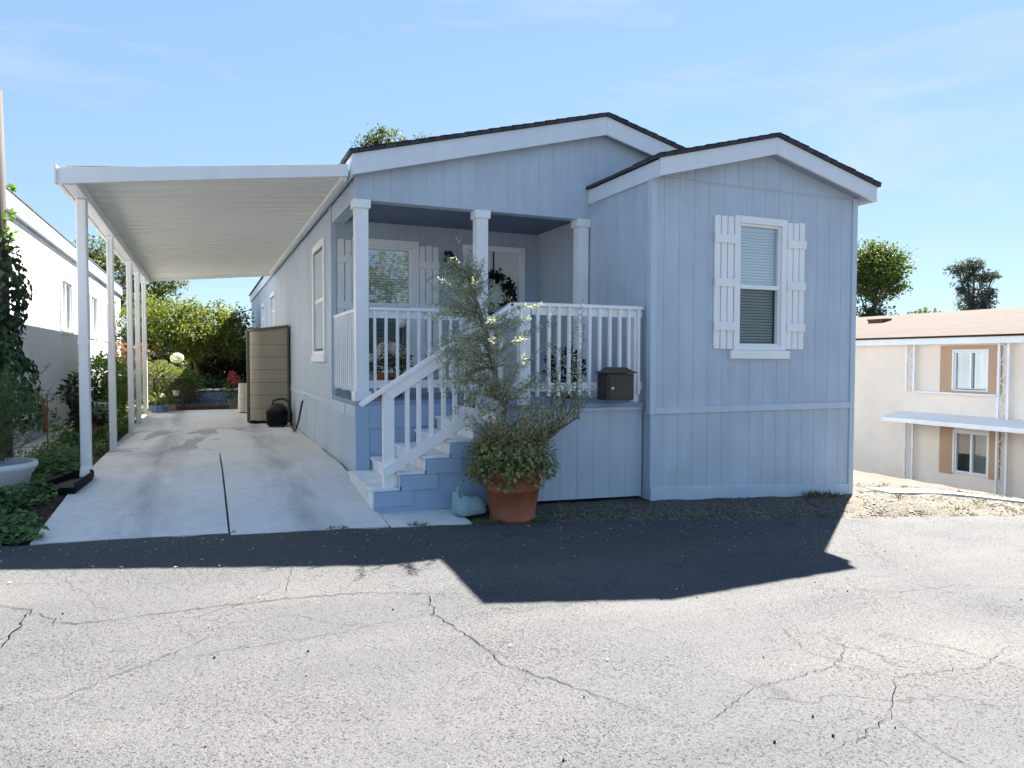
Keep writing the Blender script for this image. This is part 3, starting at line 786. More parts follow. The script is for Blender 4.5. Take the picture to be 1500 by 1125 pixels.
# ------------------------------------------------------------------ small things at the porch
B = thing('mailbox', 'dark brown metal mailbox with a peaked lid, mounted before the porch railing', 'mailbox', (4.03, 6.6, 1.2))
mb = MB(); mb.prism_x([(6.52, 1.17), (6.735, 1.17), (6.735, 1.45), (6.52, 1.45)], 3.885, 4.215); mb.build('body', M['box'], B, bevel=.006)
mb = MB(); mb.prism_y([(3.86, 1.455), (4.24, 1.455), (4.24, 1.468), (4.19, 1.482), (4.10, 1.52), (4.0, 1.52), (3.91, 1.482), (3.86, 1.468)], 6.495, 6.738); mb.build('lid', M['box'], B, bevel=.004)
mb = MB(); mb.box(3.905, 4.195, 6.512, 6.52, 1.19, 1.43); d_ = mb.build('door', M['box'], B, bevel=.003)
mb = MB(); mb.tube([(3.945, 6.514, 1.30), (3.945, 6.503, 1.30)], .014, 12); mb.build('lock', M['brass'], d_)

W = thing('wreath', 'dark green wreath with white blossoms hanging on the front door', 'wreath', (3.80, YH - .06, 2.65))
mb = MB(); mf = MB(); cx, cz_, rr = 3.79, 2.52, .235
for i in range(900):
    t = rnd.uniform(0, 2 * math.pi); q = rr + rnd.gauss(0, .04); y = YH - .06 - abs(rnd.gauss(0, .03))
    p = (cx + q * math.cos(t), y, cz_ + q * math.sin(t)); d = (-math.sin(t) + rnd.gauss(0, .7), rnd.gauss(-.4, .5), math.cos(t) + rnd.gauss(0, .7))
    white = (1.6 < t < 4.9) and rnd.random() < .55 and q < rr + .02
    (mf if white else mb).leaf(p, d, (rnd.gauss(0, .5), -1, rnd.gauss(0, .5)), .06 if not white else .05, .04, .3)
mb.build('foliage', F['deep'], W); mf.build('blossom', F['white'], W)
mb = MB(); mb.box(3.78, 3.80, YH - .045, YH - .04, 2.72, 3.13); mb.build('hanger', M['iron'], W)

def pot_plant(name, label, cat, c, r, h, potm, leafm, flm, nl, spread, fh, ls=.07, group=None, nf=0):
    o = thing(name, label, cat, c, group)
    MB().lathe(c, [(r * .68, 0), (r * .95, h * .82), (r * 1.06, h * .84), (r * 1.08, h), (r * .96, h), (r * .93, h * .9)], 24).build('pot', potm, o, smooth=False)
    mb = MB()
    for i in range(nl):
        th = rnd.uniform(0, 6.283); q = spread * math.sqrt(rnd.random()); zz = h + fh * rnd.random() * (1 - .5 * (q / spread) ** 2)
        mb.leaf((c[0] + q * math.cos(th), c[1] + q * math.sin(th), c[2] + zz), (math.cos(th), math.sin(th), rnd.gauss(.3, .5)), (rnd.gauss(0, .4), rnd.gauss(0, .4), 1), ls * rnd.uniform(.6, 1.3), ls * .55)
    mb.build('foliage', leafm, o)
    if nf:
        mb = MB()
        for i in range(nf):
            th = rnd.uniform(0, 6.283); q = spread * math.sqrt(rnd.random()); hz = h + fh * (1 - .45 * (q / spread) ** 2)
            cc = Vector((c[0] + q * math.cos(th), c[1] + q * math.sin(th), c[2] + hz))
            for j in range(34):
                d = Vector((rnd.gauss(0, 1), rnd.gauss(0, 1), rnd.gauss(0, 1))).normalized()
                mb.leaf(cc + d * .05, d.cross(Vector((rnd.gauss(0, 1), rnd.gauss(0, 1), 1))), d, .032, .03, .1)
        mb.build('blossom', flm, o)
    return o
pot_plant('potted_hydrangea', 'white hydrangeas in a terracotta pot behind the left porch railing', 'potted plant', (2.10, 8.75, ZF), .2, .3, M['terracotta'], F['mid'], F['white'], 220, .26, .34, nf=20)
pot_plant('potted_shrub', 'dark leafy potted shrub behind the right porch railing', 'potted plant', (3.95, 7.6, ZF), .16, .25, M['dark'], F['deep'], None, 420, .22, .4)
G_ = thing('globe_lamp', 'white globe lamp on a thin stake above the porch hydrangeas', 'lamp', (2.3, 8.95, ZF))
MB().ball((2.3, 8.95, 2.07), .07, 18).build('globe', M['lantern'], G_, smooth=True)
MB().tube([(2.3, 8.95, ZF), (2.3, 8.95, 2.0)], .008, 6).build('stake', M['iron'], G_)

# terracotta pot + olive tree + trailing plant
PC = (2.72, 6.33, street(2.72, 6.1) + .0)
TP = thing('terracotta_pot', 'large round terracotta pot at the foot of the porch steps', 'flower pot', PC)
MB().lathe(PC, [(.19, 0), (.225, .012), (.228, .04), (.218, .055), (.262, .30), (.272, .305), (.274, .33), (.266, .335), (.285, .43), (.31, .435), (.315, .50), (.29, .505), (.28, .45)], 40).build('body', M['terracotta'], TP, smooth=True)
MB().lathe((PC[0], PC[1], PC[2]), [(.01, .44), (.275, .445), (.01, .452)], 24).build('soil', M['soil'], TP)

OT = thing('olive_tree', 'sparse leaning olive tree growing from the terracotta pot', 'tree', (2.72, 6.33, .45))
stem = [(2.74, 6.36, .45), (2.70, 6.38, .80), (2.66, 6.41, 1.09), (2.60, 6.46, 1.41), (2.56, 6.58, 1.80), (2.51, 6.74, 2.14), (2.44, 6.86, 2.40), (2.39, 6.92, 2.53)]
stem2 = [(2.78, 6.32, .45), (2.86, 6.30, .68), (3.05, 6.28, .80), (3.2, 6.27, .92), (3.40, 6.26, 1.03)]
mb = MB(); mb.tube(stem, [.034, .031, .029, .028, .028, .026, .02, .009], 8); mb.tube(stem2, [.022, .02, .017, .014, .009], 7)
bl = {}
for k in ('o', 'd'): bl[k] = MB()
def twig(p, d, L, nl, key='o', leafL=.052, droop=.12, rad=.0045):
    p = Vector(p); d = Vector(d).normalized(); pts = [p.copy()]; k = 7
    for i in range(k):
        d = (d + Vector((rnd.gauss(0, .1), rnd.gauss(0, .1), rnd.gauss(.03 - droop * i / k, .08)))).normalized(); p = p + d * L / k; pts.append(p.copy())
    mb.tube(pts, [rad * (1 - .75 * i / k) for i in range(k + 1)], 4, False)
    for i in range(nl):
        f = .12 + .88 * (i + rnd.random()) / nl; j = min(int(f * k), k - 1); q = pts[j].lerp(pts[j + 1], f * k - j); dd = (pts[j + 1] - pts[j]).normalized()
        sd = dd.orthogonal().normalized(); sd = Matrix.Rotation(rnd.uniform(0, 6.283), 3, dd) @ sd
        bl[key].leaf(q, dd * .55 + sd * .9, dd.cross(sd) + Vector((0, 0, .3)), leafL * rnd.uniform(.6, 1.25), leafL * .24, .15)
def along(pts, f):
    k = len(pts) - 1; j = min(int(f * k), k - 1); return Vector(pts[j]).lerp(Vector(pts[j + 1]), f * k - j)
for i in range(150):
    f = rnd.uniform(.28, .98); p = along(stem, f); a = rnd.uniform(0, 6.283)
    side = 1 if math.cos(a) > 0 else -1
    d = (math.cos(a) * .9, (abs(math.sin(a)) * .5 if f > .62 else math.sin(a) * .6), rnd.uniform(.0, .9))
    L = rnd.uniform(.25, .60) * (1.2 if f < .7 else .5); twig(p, d, L, int(L * 88))
for i in range(34):      # hanging growth left of the stem
    f = rnd.uniform(.35, .7); p = along(stem, f); twig(p, (-.9, rnd.gauss(0, .4), rnd.uniform(-.4, .3)), rnd.uniform(.35, .62), 44, droop=.3)
for i in range(7): twig(along(stem, rnd.uniform(.86, .99)), (rnd.uniform(-.7, .3), rnd.gauss(0, .3), rnd.uniform(.1, .9)), rnd.uniform(.16, .36), 12)
for i in range(6): twig((2.43 + rnd.gauss(0, .03), 6.86, 2.42), (-.9, rnd.gauss(0, .2), rnd.uniform(-.6, .3)), rnd.uniform(.25, .42), 14, droop=.3)
for i in range(50):      # upright shoots on the right
    f = rnd.uniform(.25, 1); p = along(stem2, f); L = rnd.uniform(.25, .62); twig(p, (rnd.gauss(.15, .35), rnd.gauss(0, .3), 1), L, int(L * 66), droop=.02)
for x_, z_, L in ((3.28, .98, 1.1), (3.36, 1.02, 1.05), (3.1, .9, .9), (3.42, 1.0, 1.2), (3.2, .95, .8)): twig((x_, 6.27, z_), (.08 + rnd.gauss(0, .08), rnd.gauss(0, .08), 1), L, int(L * 50), droop=0, rad=.006)
for i in range(48):      # basal shoots
    a = rnd.uniform(0, 6.283); twig((2.72 + .12 * math.cos(a), 6.33 + .12 * math.sin(a), .7), (math.cos(a) * .7, math.sin(a) * .5, 1), rnd.uniform(.25, .6), 22, 'd' if rnd.random() < .55 else 'o')
mb.build('trunk', M['bark'], OT, smooth=True); bl['o'].build('crown', F['olive'], OT); bl['d'].build('dry_foliage', F['dry'], OT)

TR_ = thing('trailing_plant', 'dry tangled trailing plant spilling over the terracotta pot rim', 'plant', (PC[0], PC[1], PC[2] + .44))
mb = MB(); md = MB(); ms = MB()
for i in range(5200):
    d = Vector((rnd.gauss(0, 1), rnd.gauss(0, 1), rnd.gauss(0, 1))).normalized(); r = rnd.uniform(.55, 1.03)
    p = Vector((PC[0] - .01 + d.x * .43 * r, PC[1] + d.y * .42 * r, PC[2] + .56 + d.z * .31 * r + .04 * math.sin(d.x * 9 + 2)))
    if p.z < PC[2] + .48 and (p.x - PC[0]) ** 2 + (p.y - PC[1]) ** 2 < .098: continue
    if p.z < PC[2] + .33 + .07 * math.sin(p.x * 17) and rnd.random() < .8: continue
    s_ = rnd.uniform(.025, .052)
    mb.leaf(p, Vector((d.x, d.y, -.5 + rnd.gauss(0, .6))), d + Vector((0, 0, .5)), s_, s_ * .85, .12)
for i in range(1300):
    d = Vector((rnd.gauss(0, 1), rnd.gauss(0, 1), abs(rnd.gauss(0, .8)))).normalized(); r = rnd.uniform(.5, 1.08)
    p = Vector((PC[0] + .01 + d.x * .38 * r, PC[1] + d.y * .34 * r, PC[2] + .68 + d.z * .25 * r))
    md.leaf(p, d + Vector((rnd.gauss(0, .5), rnd.gauss(0, .5), rnd.gauss(.3, .5))), d, rnd.uniform(.025, .05), .011, .1)
for i in range(30):
    a = rnd.uniform(0, 6.283); p0 = Vector((PC[0] + .25 * math.cos(a), PC[1] + .25 * math.sin(a), PC[2] + .6)); L = rnd.uniform(.10, .26)
    ms.tube([p0, p0 + Vector((math.cos(a) * L * .6, math.sin(a) * L * .6, rnd.uniform(-.05, .1))), p0 + Vector((math.cos(a) * L, math.sin(a) * L, -L * rnd.uniform(.0, .8)))], .003, 4)
for i in range(60):
    a = rnd.uniform(2.6, 4.0); r = rnd.uniform(.38, .52)
    ms.ball((PC[0] + r * math.cos(a), PC[1] + r * .7 * math.sin(a), PC[2] + rnd.uniform(.35, .72)), .009, 6)
md.add(ms.v, ms.f); mb.build('leaves', F['trail'], TR_); md.build('dry_leaves', F['dry'], TR_)

BG = thing('canvas_bag', 'pale blue canvas bag slumped on the concrete beside the terracotta pot', 'bag', (2.32, 6.5, .12))
mb = MB(); n = 40; zb = .11
rings = [(.13, .08, 0, 1), (.165, .105, .012, 1), (.175, .115, .05, 1), (.17, .11, .10, 1), (.165, .10, .15, 1), (.16, .092, .185, 1), (.152, .084, .18, .0), (.145, .08, .10, .0)]
for (a, b, z, wv) in rings:
    for j in range(n):
        t = 6.283 * j / n; ct, st_ = math.cos(t), math.sin(t)
        e = (abs(ct) ** 3.2 + abs(st_) ** 3.2) ** (-1 / 3.2); w = 1 + .03 * math.sin(5 * t + z * 30) + .018 * math.sin(11 * t + z * 60)
        hz = z * (1 - .30 * ct) + (.012 * math.sin(4 * t) + .008 * math.sin(9 * t)) * min(1, z * 12)
        x_, y_ = a * e * w * ct, b * e * w * st_
        mb.v.append((2.335 + x_ * .95 - y_ * .25 - .10 * z, 6.47 + y_ * .95 + x_ * .25, zb + hz))
mb.f = [(i * n + j, i * n + (j + 1) % n, (i + 1) * n + (j + 1) % n, (i + 1) * n + j) for i in range(len(rings) - 1) for j in range(n)] + [tuple(range(n))[::-1], tuple(range((len(rings) - 1) * n, len(rings) * n))]
b_ = mb.build('sack', M['canvas'], BG, smooth=True)
MB().tube([(2.20, 6.345, .30), (2.165, 6.34, .36), (2.17, 6.35, .40), (2.20, 6.37, .37), (2.25, 6.375, .28)], .011, 6).build('strap', M['canvas'], BG, smooth=True)

# shed, shop vacuum, hose
SH = thing('garden_shed', 'tan resin storage shed with an olive lid against the side wall', 'shed', (1.1, 14.6, .33))
gz_ = drive_z(1.1, 15); ZS = 2.16
def shed_poly(off=0.):
    pts = [(1.50, 14.55 - off)]
    for i in range(9):
        t = i / 8 * math.pi / 2; pts.append((.99 - (.19 + off) * math.sin(t), 14.74 - (.19 + off) * math.cos(t)))
    pts += [(.80 - off, 15.7), (1.50, 15.7)]
    return pts[::-1]
mb = MB(); mb.prism_z(shed_poly(), gz_ + .04, ZS - .03); bd = mb.build('body', M['tan'], SH)
mb = MB()
for z in spaced(gz_ + .04, ZS - .03, .235)[1:-1]: mb.prism_z(shed_poly(.004), z - .005, z + .005)
mb.build('groove', M['tan_trim'], bd)
mb = MB(); mb.prism_z(shed_poly(.035), ZS - .03, ZS + .015); lid = mb.build('lid', M['tan_trim'], SH, bevel=.008)
for v in lid.data.vertices: v.co.z += .09 * (v.co.x + 1.1 - .8) / .7 * 1.0 - .02 * math.sin((v.co.x + 1.1 - .8) / .7 * math.pi)
for v in bd.data.vertices:
    if v.co.z + .33 > ZS - .1: v.co.z += .085 * (v.co.x + 1.1 - .8) / .7
mb = MB(); mb.box(.745, .798, 14.76, 14.86, gz_, ZS); mb.box(1.47, 1.51, 14.515, 14.549, gz_, ZS + .06); mb.build('corner_strip', M['tan_trim'], SH, bevel=.008)
mb = MB(); mb.lathe((.87, 14.62, gz_), [(.09, 0), (.1, .03), (.06, .05)], 14); mb.build('foot', M['dark'], SH)

V = thing('shop_vacuum', 'black drum shop vacuum standing beside the tan shed', 'vacuum cleaner', (1.24, 14.0, .34))
c = (1.23, 14.0, .36)
MB().lathe(c, [(.15, 0), (.19, .02), (.195, .22), (.2, .23), (.2, .26), (.185, .28)], 20).build('drum', M['dark'], V, smooth=True)
MB().lathe((c[0], c[1], c[2] + .28), [(.185, 0), (.17, .06), (.10, .12), (.06, .13)], 20).build('motor_head', M['iron'], V, smooth=True)
MB().tube([(c[0] - .1, c[1], c[2] + .34), (c[0] - .06, c[1] - .02, c[2] + .47), (c[0] + .1, c[1] - .02, c[2] + .5), (c[0] + .22, c[1] - .02, c[2] + .44), (c[0] + .26, c[1] - .02, c[2] + .2), (c[0] + .25, c[1] - .05, c[2] - .01)], .02, 8).build('suction_hose', M['hose'], V, smooth=True)
mb = MB()
for t in range(4): a = t * 1.57 + .6; mb.ball((c[0] + .17 * math.cos(a), c[1] + .17 * math.sin(a), c[2] - .005), .025, 8)
build_each(mb, 'wheel', M['iron'], V)
HS = thing('garden_hose', 'black garden hose hanging from the wall tap down to the driveway', 'hose', (1.47, 12.3, .34))
MB().tube([(1.47, 12.05, .95), (1.45, 12.1, .86), (1.43, 12.3, .62), (1.41, 12.55, .42), (1.40, 12.75, .365), (1.43, 13.1, .36), (1.45, 13.5, .36)], .016, 8).build('tube', M['hose'], HS, smooth=True)
mb = MB(); mb.tube([(1.535, 12.0, .98), (1.46, 12.02, .98), (1.465, 12.05, .93)], .014, 8); mb.ball((1.49, 12.01, 1.02), .026, 8, (1, 1, .5)); mb.build('tap', M['brass'], HS)

# ------------------------------------------------------------------ left garden
WP = thing('resin_planter', 'wide white round planter at the left edge of the driveway garden', 'planter', (-1.86, 8.05, .25))
wc = (-1.86, 8.05, .25)
MB().lathe(wc, [(.25, 0), (.27, .01), (.33, .26), (.35, .275), (.355, .30), (.375, .315), (.385, .345), (.375, .375), (.34, .375), (.32, .33)], 40).build('body', M['whitepot'], WP, smooth=True)
MB().lathe(wc, [(.01, .32), (.325, .325), (.01, .33)], 24).build('soil', M['soil'], WP)
OB = thing('olive_bush', 'bushy young olive growing in the white planter', 'bush', (-1.86, 8.05, .57))
mb = MB(); bl = {'o': MB(), 'd': MB()}
for i in range(150):
    a = rnd.uniform(0, 6.283); e = rnd.uniform(.2, 1); L = rnd.uniform(.35, .95)
    p = Vector((-1.88 + rnd.gauss(0, .1), 8.05 + rnd.gauss(0, .1), .6 + rnd.uniform(0, .5))); twig(p, (math.cos(a) * .55, math.sin(a) * .55, e), L * .75, int(L * 42), droop=.12, leafL=.05)
for L in (.42, .5): twig((-1.72, 8.0, 1.1 + rnd.uniform(-.1, .1)), (.8, -.1, .3), L, 9, droop=.05, leafL=.07)
mb.build('stems', M['bark'], OB); bl['o'].build('foliage', F['cover'], OB)
PL = thing('wooden_post', 'tall weathered wooden post wrapped in ivy at the left edge', 'post', (-1.9, 8.75, .25))
mb = MB(); mb.tube([(-1.905, 8.75, .2), (-1.90, 8.75, 2.5), (-1.905, 8.75, 4.3)], [.085, .08, .06], 12); mb.build('shaft', M['oldwood'], PL, smooth=True)
IV = thing('ivy', 'dark ivy climbing the weathered wooden post', 'ivy', (-1.9, 8.7, .3))
mb = MB(); ms = MB()
for i in range(1500):
    z = .9 + 2.1 * (1 - math.sqrt(rnd.random())) ** .8 if rnd.random() < .55 else rnd.uniform(.9, 2.85)
    a = rnd.uniform(0, 6.283); w = .09 + .11 * clip((3.0 - z) / 2) + rnd.random() * .1 + (.06 * math.sin(z * 6) if z > 1.6 else .05)
    p = (-1.92 + w * math.cos(a), 8.74 + w * math.sin(a), z); s_ = rnd.uniform(.05, .1)
    mb.leaf(p, (math.cos(a) * .4, math.sin(a) * .4, -1 + rnd.gauss(0, .4)), (math.cos(a), math.sin(a), .5), s_, s_ * .9, .15)
for k in range(4):
    ms.tube([(-1.92 + .09 * math.cos(z * 2 + k * 1.6), 8.74 + .09 * math.sin(z * 2 + k * 1.6), z) for z in spaced(.4, 3.1, .15)], .009, 5)
mb.build('leaves', F['ivy'], IV); ms.build('stems', M['bark'], IV)
mb = MB()
for (z, n_) in ((3.05, 6), (3.3, 4), (2.85, 9), (2.72, 7)):
    for j in range(n_): mb.leaf((-1.86 + rnd.uniform(0, .1), 8.68, z + rnd.uniform(-.05, .05)), (rnd.uniform(.2, 1), -.2, rnd.gauss(.2, .6)), (0, -1, .3), rnd.uniform(.05, .09), .045)
mb.build('young_leaves', F['fresh'], IV)
GS = thing('garden_stake', 'rusty brown garden stake figure beside the planter', 'garden ornament', (-1.7, 10, .3))
mb = MB(); mb.tube([(-1.73, 10.0, .25), (-1.73, 10.0, 1.18)], .008, 6); mb.build('rod', M['rust'], GS)
mb = MB(); mb.tube([(-1.76, 10.0, .72), (-1.755, 10, .82), (-1.77, 10, .92), (-1.76, 10, 1.0), (-1.775, 10, 1.05), (-1.77, 10, 1.12)], [.02, .032, .045, .05, .022, .03], 8); mb.tube([(-1.79, 10, 1.0), (-1.80, 10, .9), (-1.77, 9.97, .86)], .012, 6); mb.tube([(-1.74, 10, 1.0), (-1.73, 10, .92)], .012, 6)
mb.build('figure', M['rust'], GS, smooth=True)

mb = MB()   # leafy ground cover
def gc(n, xa, xb, ya, yb, hmax, s0, s1, m=None):
    m = m or mb
    for i in range(n):
        x = rnd.uniform(xa, xb); y = rnd.uniform(ya, yb)
        if x > -1.27 + .10 * math.sin(y * 4.1) + .05 * math.sin(y * 11) - (.05 if y > 8.3 else .03): continue
        if 7.85 < y < 9.3 and x > -1.58: continue
        h = hmax * (.55 + .45 * math.sin(x * 6 + 2 * math.sin(y * 3)))
        a = rnd.uniform(0, 6.283); s_ = rnd.uniform(s0, s1)
        m.leaf((x, y, ground(x, y) + .03 + h * rnd.random()), (math.cos(a), math.sin(a), rnd.gauss(.1, .4)), (rnd.gauss(0, .35), rnd.gauss(-.2, .35), 1), s_, s_ * .8, .12)
gc(5200, -2.35, -1.12, 6.25, 9.2, .17, .03, .075); gc(2600, -1.9, -1.2, 9.2, 12.2, .28, .03, .07)
stuff(tag(mb.build('ground_cover', F['cover']), 'leafy green ground cover filling the bed left of the driveway', 'ground cover'))
mb = MB(); mf = MB()
for i in range(5200):
    y = rnd.uniform(11.6, 17.4); x = rnd.uniform(-2.0, -1.22 + .06 * math.sin(y * 5)); h = .5 * (.5 + .5 * math.sin(y * 2.1 + x * 5)) + .15
    a = rnd.uniform(0, 6.283); z = ground(x, y) + h * rnd.random() ** .6; s_ = rnd.uniform(.035, .08)
    (mf if rnd.random() < .07 and z > .55 else mb).leaf((x, y, z), (math.cos(a), math.sin(a), rnd.gauss(.2, .5)), (rnd.gauss(0, .4), rnd.gauss(-.2, .4), 1), s_, s_ * .6, .15)
FB = thing('flower_bed_plants', 'low leafy flowering plants along the carport posts', 'flower bed', (-1.6, 14.5, .35)); FB['kind'] = 'stuff'
mb.build('leaves', F['fresh'], FB); mf.build('blossom', F['yellowfl'], FB)

def bush(name, label, cat, c, r, n, leafm, ls, asp=.55, group=None, stem=True, fill=.55, extra=None):
    o = thing(name, label, cat, (c[0], c[1], c[2] - r[2]), group)
    mb = MB()
    ph = [rnd.uniform(0, 6) for _ in range(4)]
    for i in range(n):
        d = Vector((rnd.gauss(0, 1), rnd.gauss(0, 1), rnd.gauss(0, 1))).normalized()
        lump = 1 + .13 * math.sin(4 * d.x + ph[0]) + .13 * math.sin(5 * d.y + ph[1]) + .12 * math.sin(6 * d.z + ph[2])
        q = lump * rnd.uniform(fill, 1.04); p = Vector((c[0] + d.x * r[0] * q, c[1] + d.y * r[1] * q, c[2] + d.z * r[2] * q)); s_ = ls * rnd.uniform(.6, 1.4)
        mb.leaf(p, d + Vector((rnd.gauss(0, .7), rnd.gauss(0, .7), rnd.gauss(0, .6))), d + Vector((0, 0, .6)), s_, s_ * asp, .15)
    mb.build('crown', leafm, o)
    if stem:
        mb = MB()
        for k in range(4):
            a = rnd.uniform(0, 6.283); mb.tube([(c[0] + .05 * math.cos(a), c[1] + .05 * math.sin(a), c[2] - r[2] - .3), (c[0] + .3 * r[0] * math.cos(a), c[1] + .3 * r[1] * math.sin(a), c[2] - .3 * r[2]), (c[0] + .6 * r[0] * math.cos(a), c[1] + .6 * r[1] * math.sin(a), c[2] + .3 * r[2])], [.03, .022, .01], 6)
        mb.build('stems', M['bark'], o)
    return o

def tree(name, label, cat, base, tr, blobs, n, leafm, ls, asp=.5, group=None, lean=(0, 0), fill=.35, hang=0, trunk_top=None):
    o = thing(name, label, cat, base, group)
    zt = trunk_top or min(b[2] for b in blobs); top = Vector((base[0] + lean[0], base[1] + lean[1], zt))
    mb = MB(); b0 = Vector(base)
    mb.tube([b0 - Vector((0, 0, .3)), b0.lerp(top, .35) + Vector((.05, 0, 0)), b0.lerp(top, .7) - Vector((.05, 0, 0)), top], [tr * 1.3, tr, tr * .85, tr * .65], 10)
    for (x, y, z, *r) in blobs:
        c_ = Vector((x, y, z)); s_ = b0.lerp(top, rnd.uniform(.7, 1.0)); m_ = s_.lerp(c_, .5) + Vector((rnd.gauss(0, .12), rnd.gauss(0, .12), .1)) * r[0]
        mb.tube([s_, m_, c_, c_ + Vector((rnd.gauss(0, .3), rnd.gauss(0, .3), .6)) * r[0]], [tr * .5, tr * .38, tr * .22, tr * .06], 6)
        for k in range(4):
            d = Vector((rnd.gauss(0, 1), rnd.gauss(0, 1), rnd.gauss(.2, .7))).normalized(); mb.tube([m_.lerp(c_, rnd.random()), c_ + Vector((d.x, d.y, d.z)) * r[0] * .8], [tr * .14, tr * .04], 4)
    mb.build('trunk', M['bark'], o, smooth=True)
    mb = MB(); vol = [b[3] * b[4] * b[5] if len(b) > 4 else b[3] ** 3 for b in blobs]; tot = sum(v ** .75 for v in vol)
    for b, v in zip(blobs, vol):
        r = b[3:6] if len(b) > 4 else (b[3],) * 3; k = int(n * v ** .75 / tot); cl = []
        for j in range(max(5, k // 22)):
            d = Vector((rnd.gauss(0, 1), rnd.gauss(0, 1), rnd.gauss(0, 1))).normalized() * (rnd.uniform(fill, 1.0)); cl.append((d, rnd.uniform(.09, .22)))
        for i in range(k):
            d, w = cl[rnd.randrange(len(cl))]; q = d + Vector((rnd.gauss(0, w), rnd.gauss(0, w), rnd.gauss(0, w * .8)))
            p = Vector((b[0] + q.x * r[0], b[1] + q.y * r[1], b[2] + q.z * r[2])); s_ = ls * rnd.uniform(.55, 1.45)
            mb.leaf(p, Vector((rnd.gauss(0, 1), rnd.gauss(0, 1), rnd.gauss(-hang, .7))), q + Vector((rnd.gauss(0, .5), rnd.gauss(0, .5), .5)), s_, s_ * asp, .15)
    mb.build('crown', leafm, o)
    return o

# plants and objects at the back of the drive
GB = .42
tree('lime_tree', 'bright lime green tree spreading behind the blue gravel bed', 'tree', (-.2, 23.5, GB), .07,
     [(-1.5, 23.2, 2.7, 1.0, 1.0, .7), (-.7, 23.0, 2.78, 1.0, 1.0, .65), (.15, 23.3, 2.72, .95, 1.0, .7), (.75, 23.0, 2.55, .6, .8, .65), (-.3, 22.6, 2.35, 1.0, .8, .5), (-1.2, 22.6, 2.25, .8, .8, .5), (.5, 22.7, 2.1, .6, .6, .4), (-.2, 22.9, 1.85, 1.2, .6, .5), (.85, 23.2, 2.2, .55, .7, .7), (-1.7, 22.8, 2.0, .7, .7, .7)], 14000, F['lime'], .10, .5, trunk_top=1.9)
tree('plum_tree', 'bushy dark green tree shading the back fence', 'tree', (.1, 25.2, GB), .06,
     [(-1.2, 25, 1.7, 1.0, .7, .9), (0, 25.2, 1.6, 1.1, .7, .9), (.9, 25, 1.5, .8, .7, .9), (-.4, 24.6, 1.0, 1.3, .5, .5), (.7, 24.4, .95, .8, .4, .5), (-.2, 24.3, 1.6, 1.3, .35, .6), (.9, 24.2, 1.7, .7, .35, .6)], 8500, F['deep'], .11, .55, trunk_top=1.0)
tree('shade_tree', 'tall olive green tree rising behind the white neighbour home', 'tree', (-4.2, 35, GB), .16,
     [(-5.1, 35, 5.6, 1.4, 1.2, 1.1), (-4.0, 35, 5.9, 1.2, 1.2, .9), (-3.0, 35.2, 5.3, 1.1, 1, .8), (-2.1, 35, 4.9, .9, .9, .7), (-4.6, 34.6, 4.5, 1.3, 1, .9), (-3.2, 34.5, 4.3, 1.4, 1, .8), (-2.0, 34.6, 3.9, .9, .8, .8), (-1.5, 35, 4.8, .8, .8, .9)], 9000, F['mid'], .15, .5, trunk_top=3.5)
tree('maple_tree', 'feathery red leaved maple beside the rear carport posts', 'tree', (-1.85, 19.5, GB), .035,
     [(-1.8, 19.5, 1.75, .5, .5, .4), (-1.45, 19.3, 1.55, .4, .4, .4), (-2.0, 19.2, 1.3, .35, .4, .35), (-1.35, 19.2, 1.2, .3, .3, .25)], 1500, F['maple'], .07, .35, trunk_top=1.0, hang=.4)
bush('hedge_shrub', 'rounded pale green clipped shrub behind the last carport post', 'shrub', (-1.0, 18.6, 1.15), (.72, .6, .38), 4200, F['hedge'], .055)
bush('lime_shrub', 'yellow green shrub between the second and third carport posts', 'shrub', (-1.72, 15.6, 1.2), (.36, 1.0, .55), 3400, F['fresh'], .06)
bush('fern_clump', 'spreading green fern clump below the clipped shrub', 'fern', (-.35, 18.9, .85), (.3, .35, .42), 1100, F['mid'], .10, .22)
bush('dark_shrub', 'glossy dark leaved shrub beside the front carport garden', 'shrub', (-1.72, 12.4, 1.1), (.26, .35, .26), 500, F['deep'], .085)
bush('border_shrub', 'low dark shrub under the lime tree along the back fence', 'shrub', (.1, 22.2, .75), (.9, .45, .4), 1900, F['ivy'], .09)
hy = bush('hydrangea', 'hydrangea with one large white flower head before the dark back hedge', 'shrub', (-.45, 19.6, 1.1), (.25, .25, .42), 420, F['mid'], .09)
mb = MB()
for i in range(500):
    d = Vector((rnd.gauss(0, 1), rnd.gauss(0, 1), rnd.gauss(0, .7))).normalized(); mb.leaf(Vector((-.62, 19.25, 1.62)) + Vector((d.x * .15, d.y * .15, d.z * .12)), d.orthogonal(), d, .045, .04, .1)
mb.build('flower_head', F['white'], hy)
FN = thing('wooden_fence', 'dark brown board fence across the back of the garden', 'fence', (0, 26.5, GB))
mb = MB()
for i, x in enumerate(spaced(-5, 1.5, .145)[:-1]): mb.box(x, x + .135, 26.4, 26.42, GB - .1, GB + 1.75 + rnd.uniform(-.015, .015))
mb.build('boards', M['fencewood'], FN)
mb = MB(); mb.box(-5, 1.5, 26.421, 26.47, .8, .89); mb.box(-5, 1.5, 26.421, 26.47, 1.8, 1.89); build_each(mb, 'rail', M['fencewood'], FN)
for x in (-5, -2.6, -.2, 1.4): MB().box(x - .05, x + .05, 26.471, 26.56, GB - .2, GB + 1.85).build('post', M['fencewood'], FN)
RB = thing('raised_bed', 'raised bed of blue slate gravel at the end of the driveway', 'garden bed', (.1, 18.8, GB))
mb = MB(); mb.box(-.62, .85, 18.15, 18.25, GB - .05, GB + .10); mb.box(-.62, .85, 20.6, 20.7, GB, GB + .30); build_each(mb, 'edging', M['fencewood'], RB, bevel=.01)
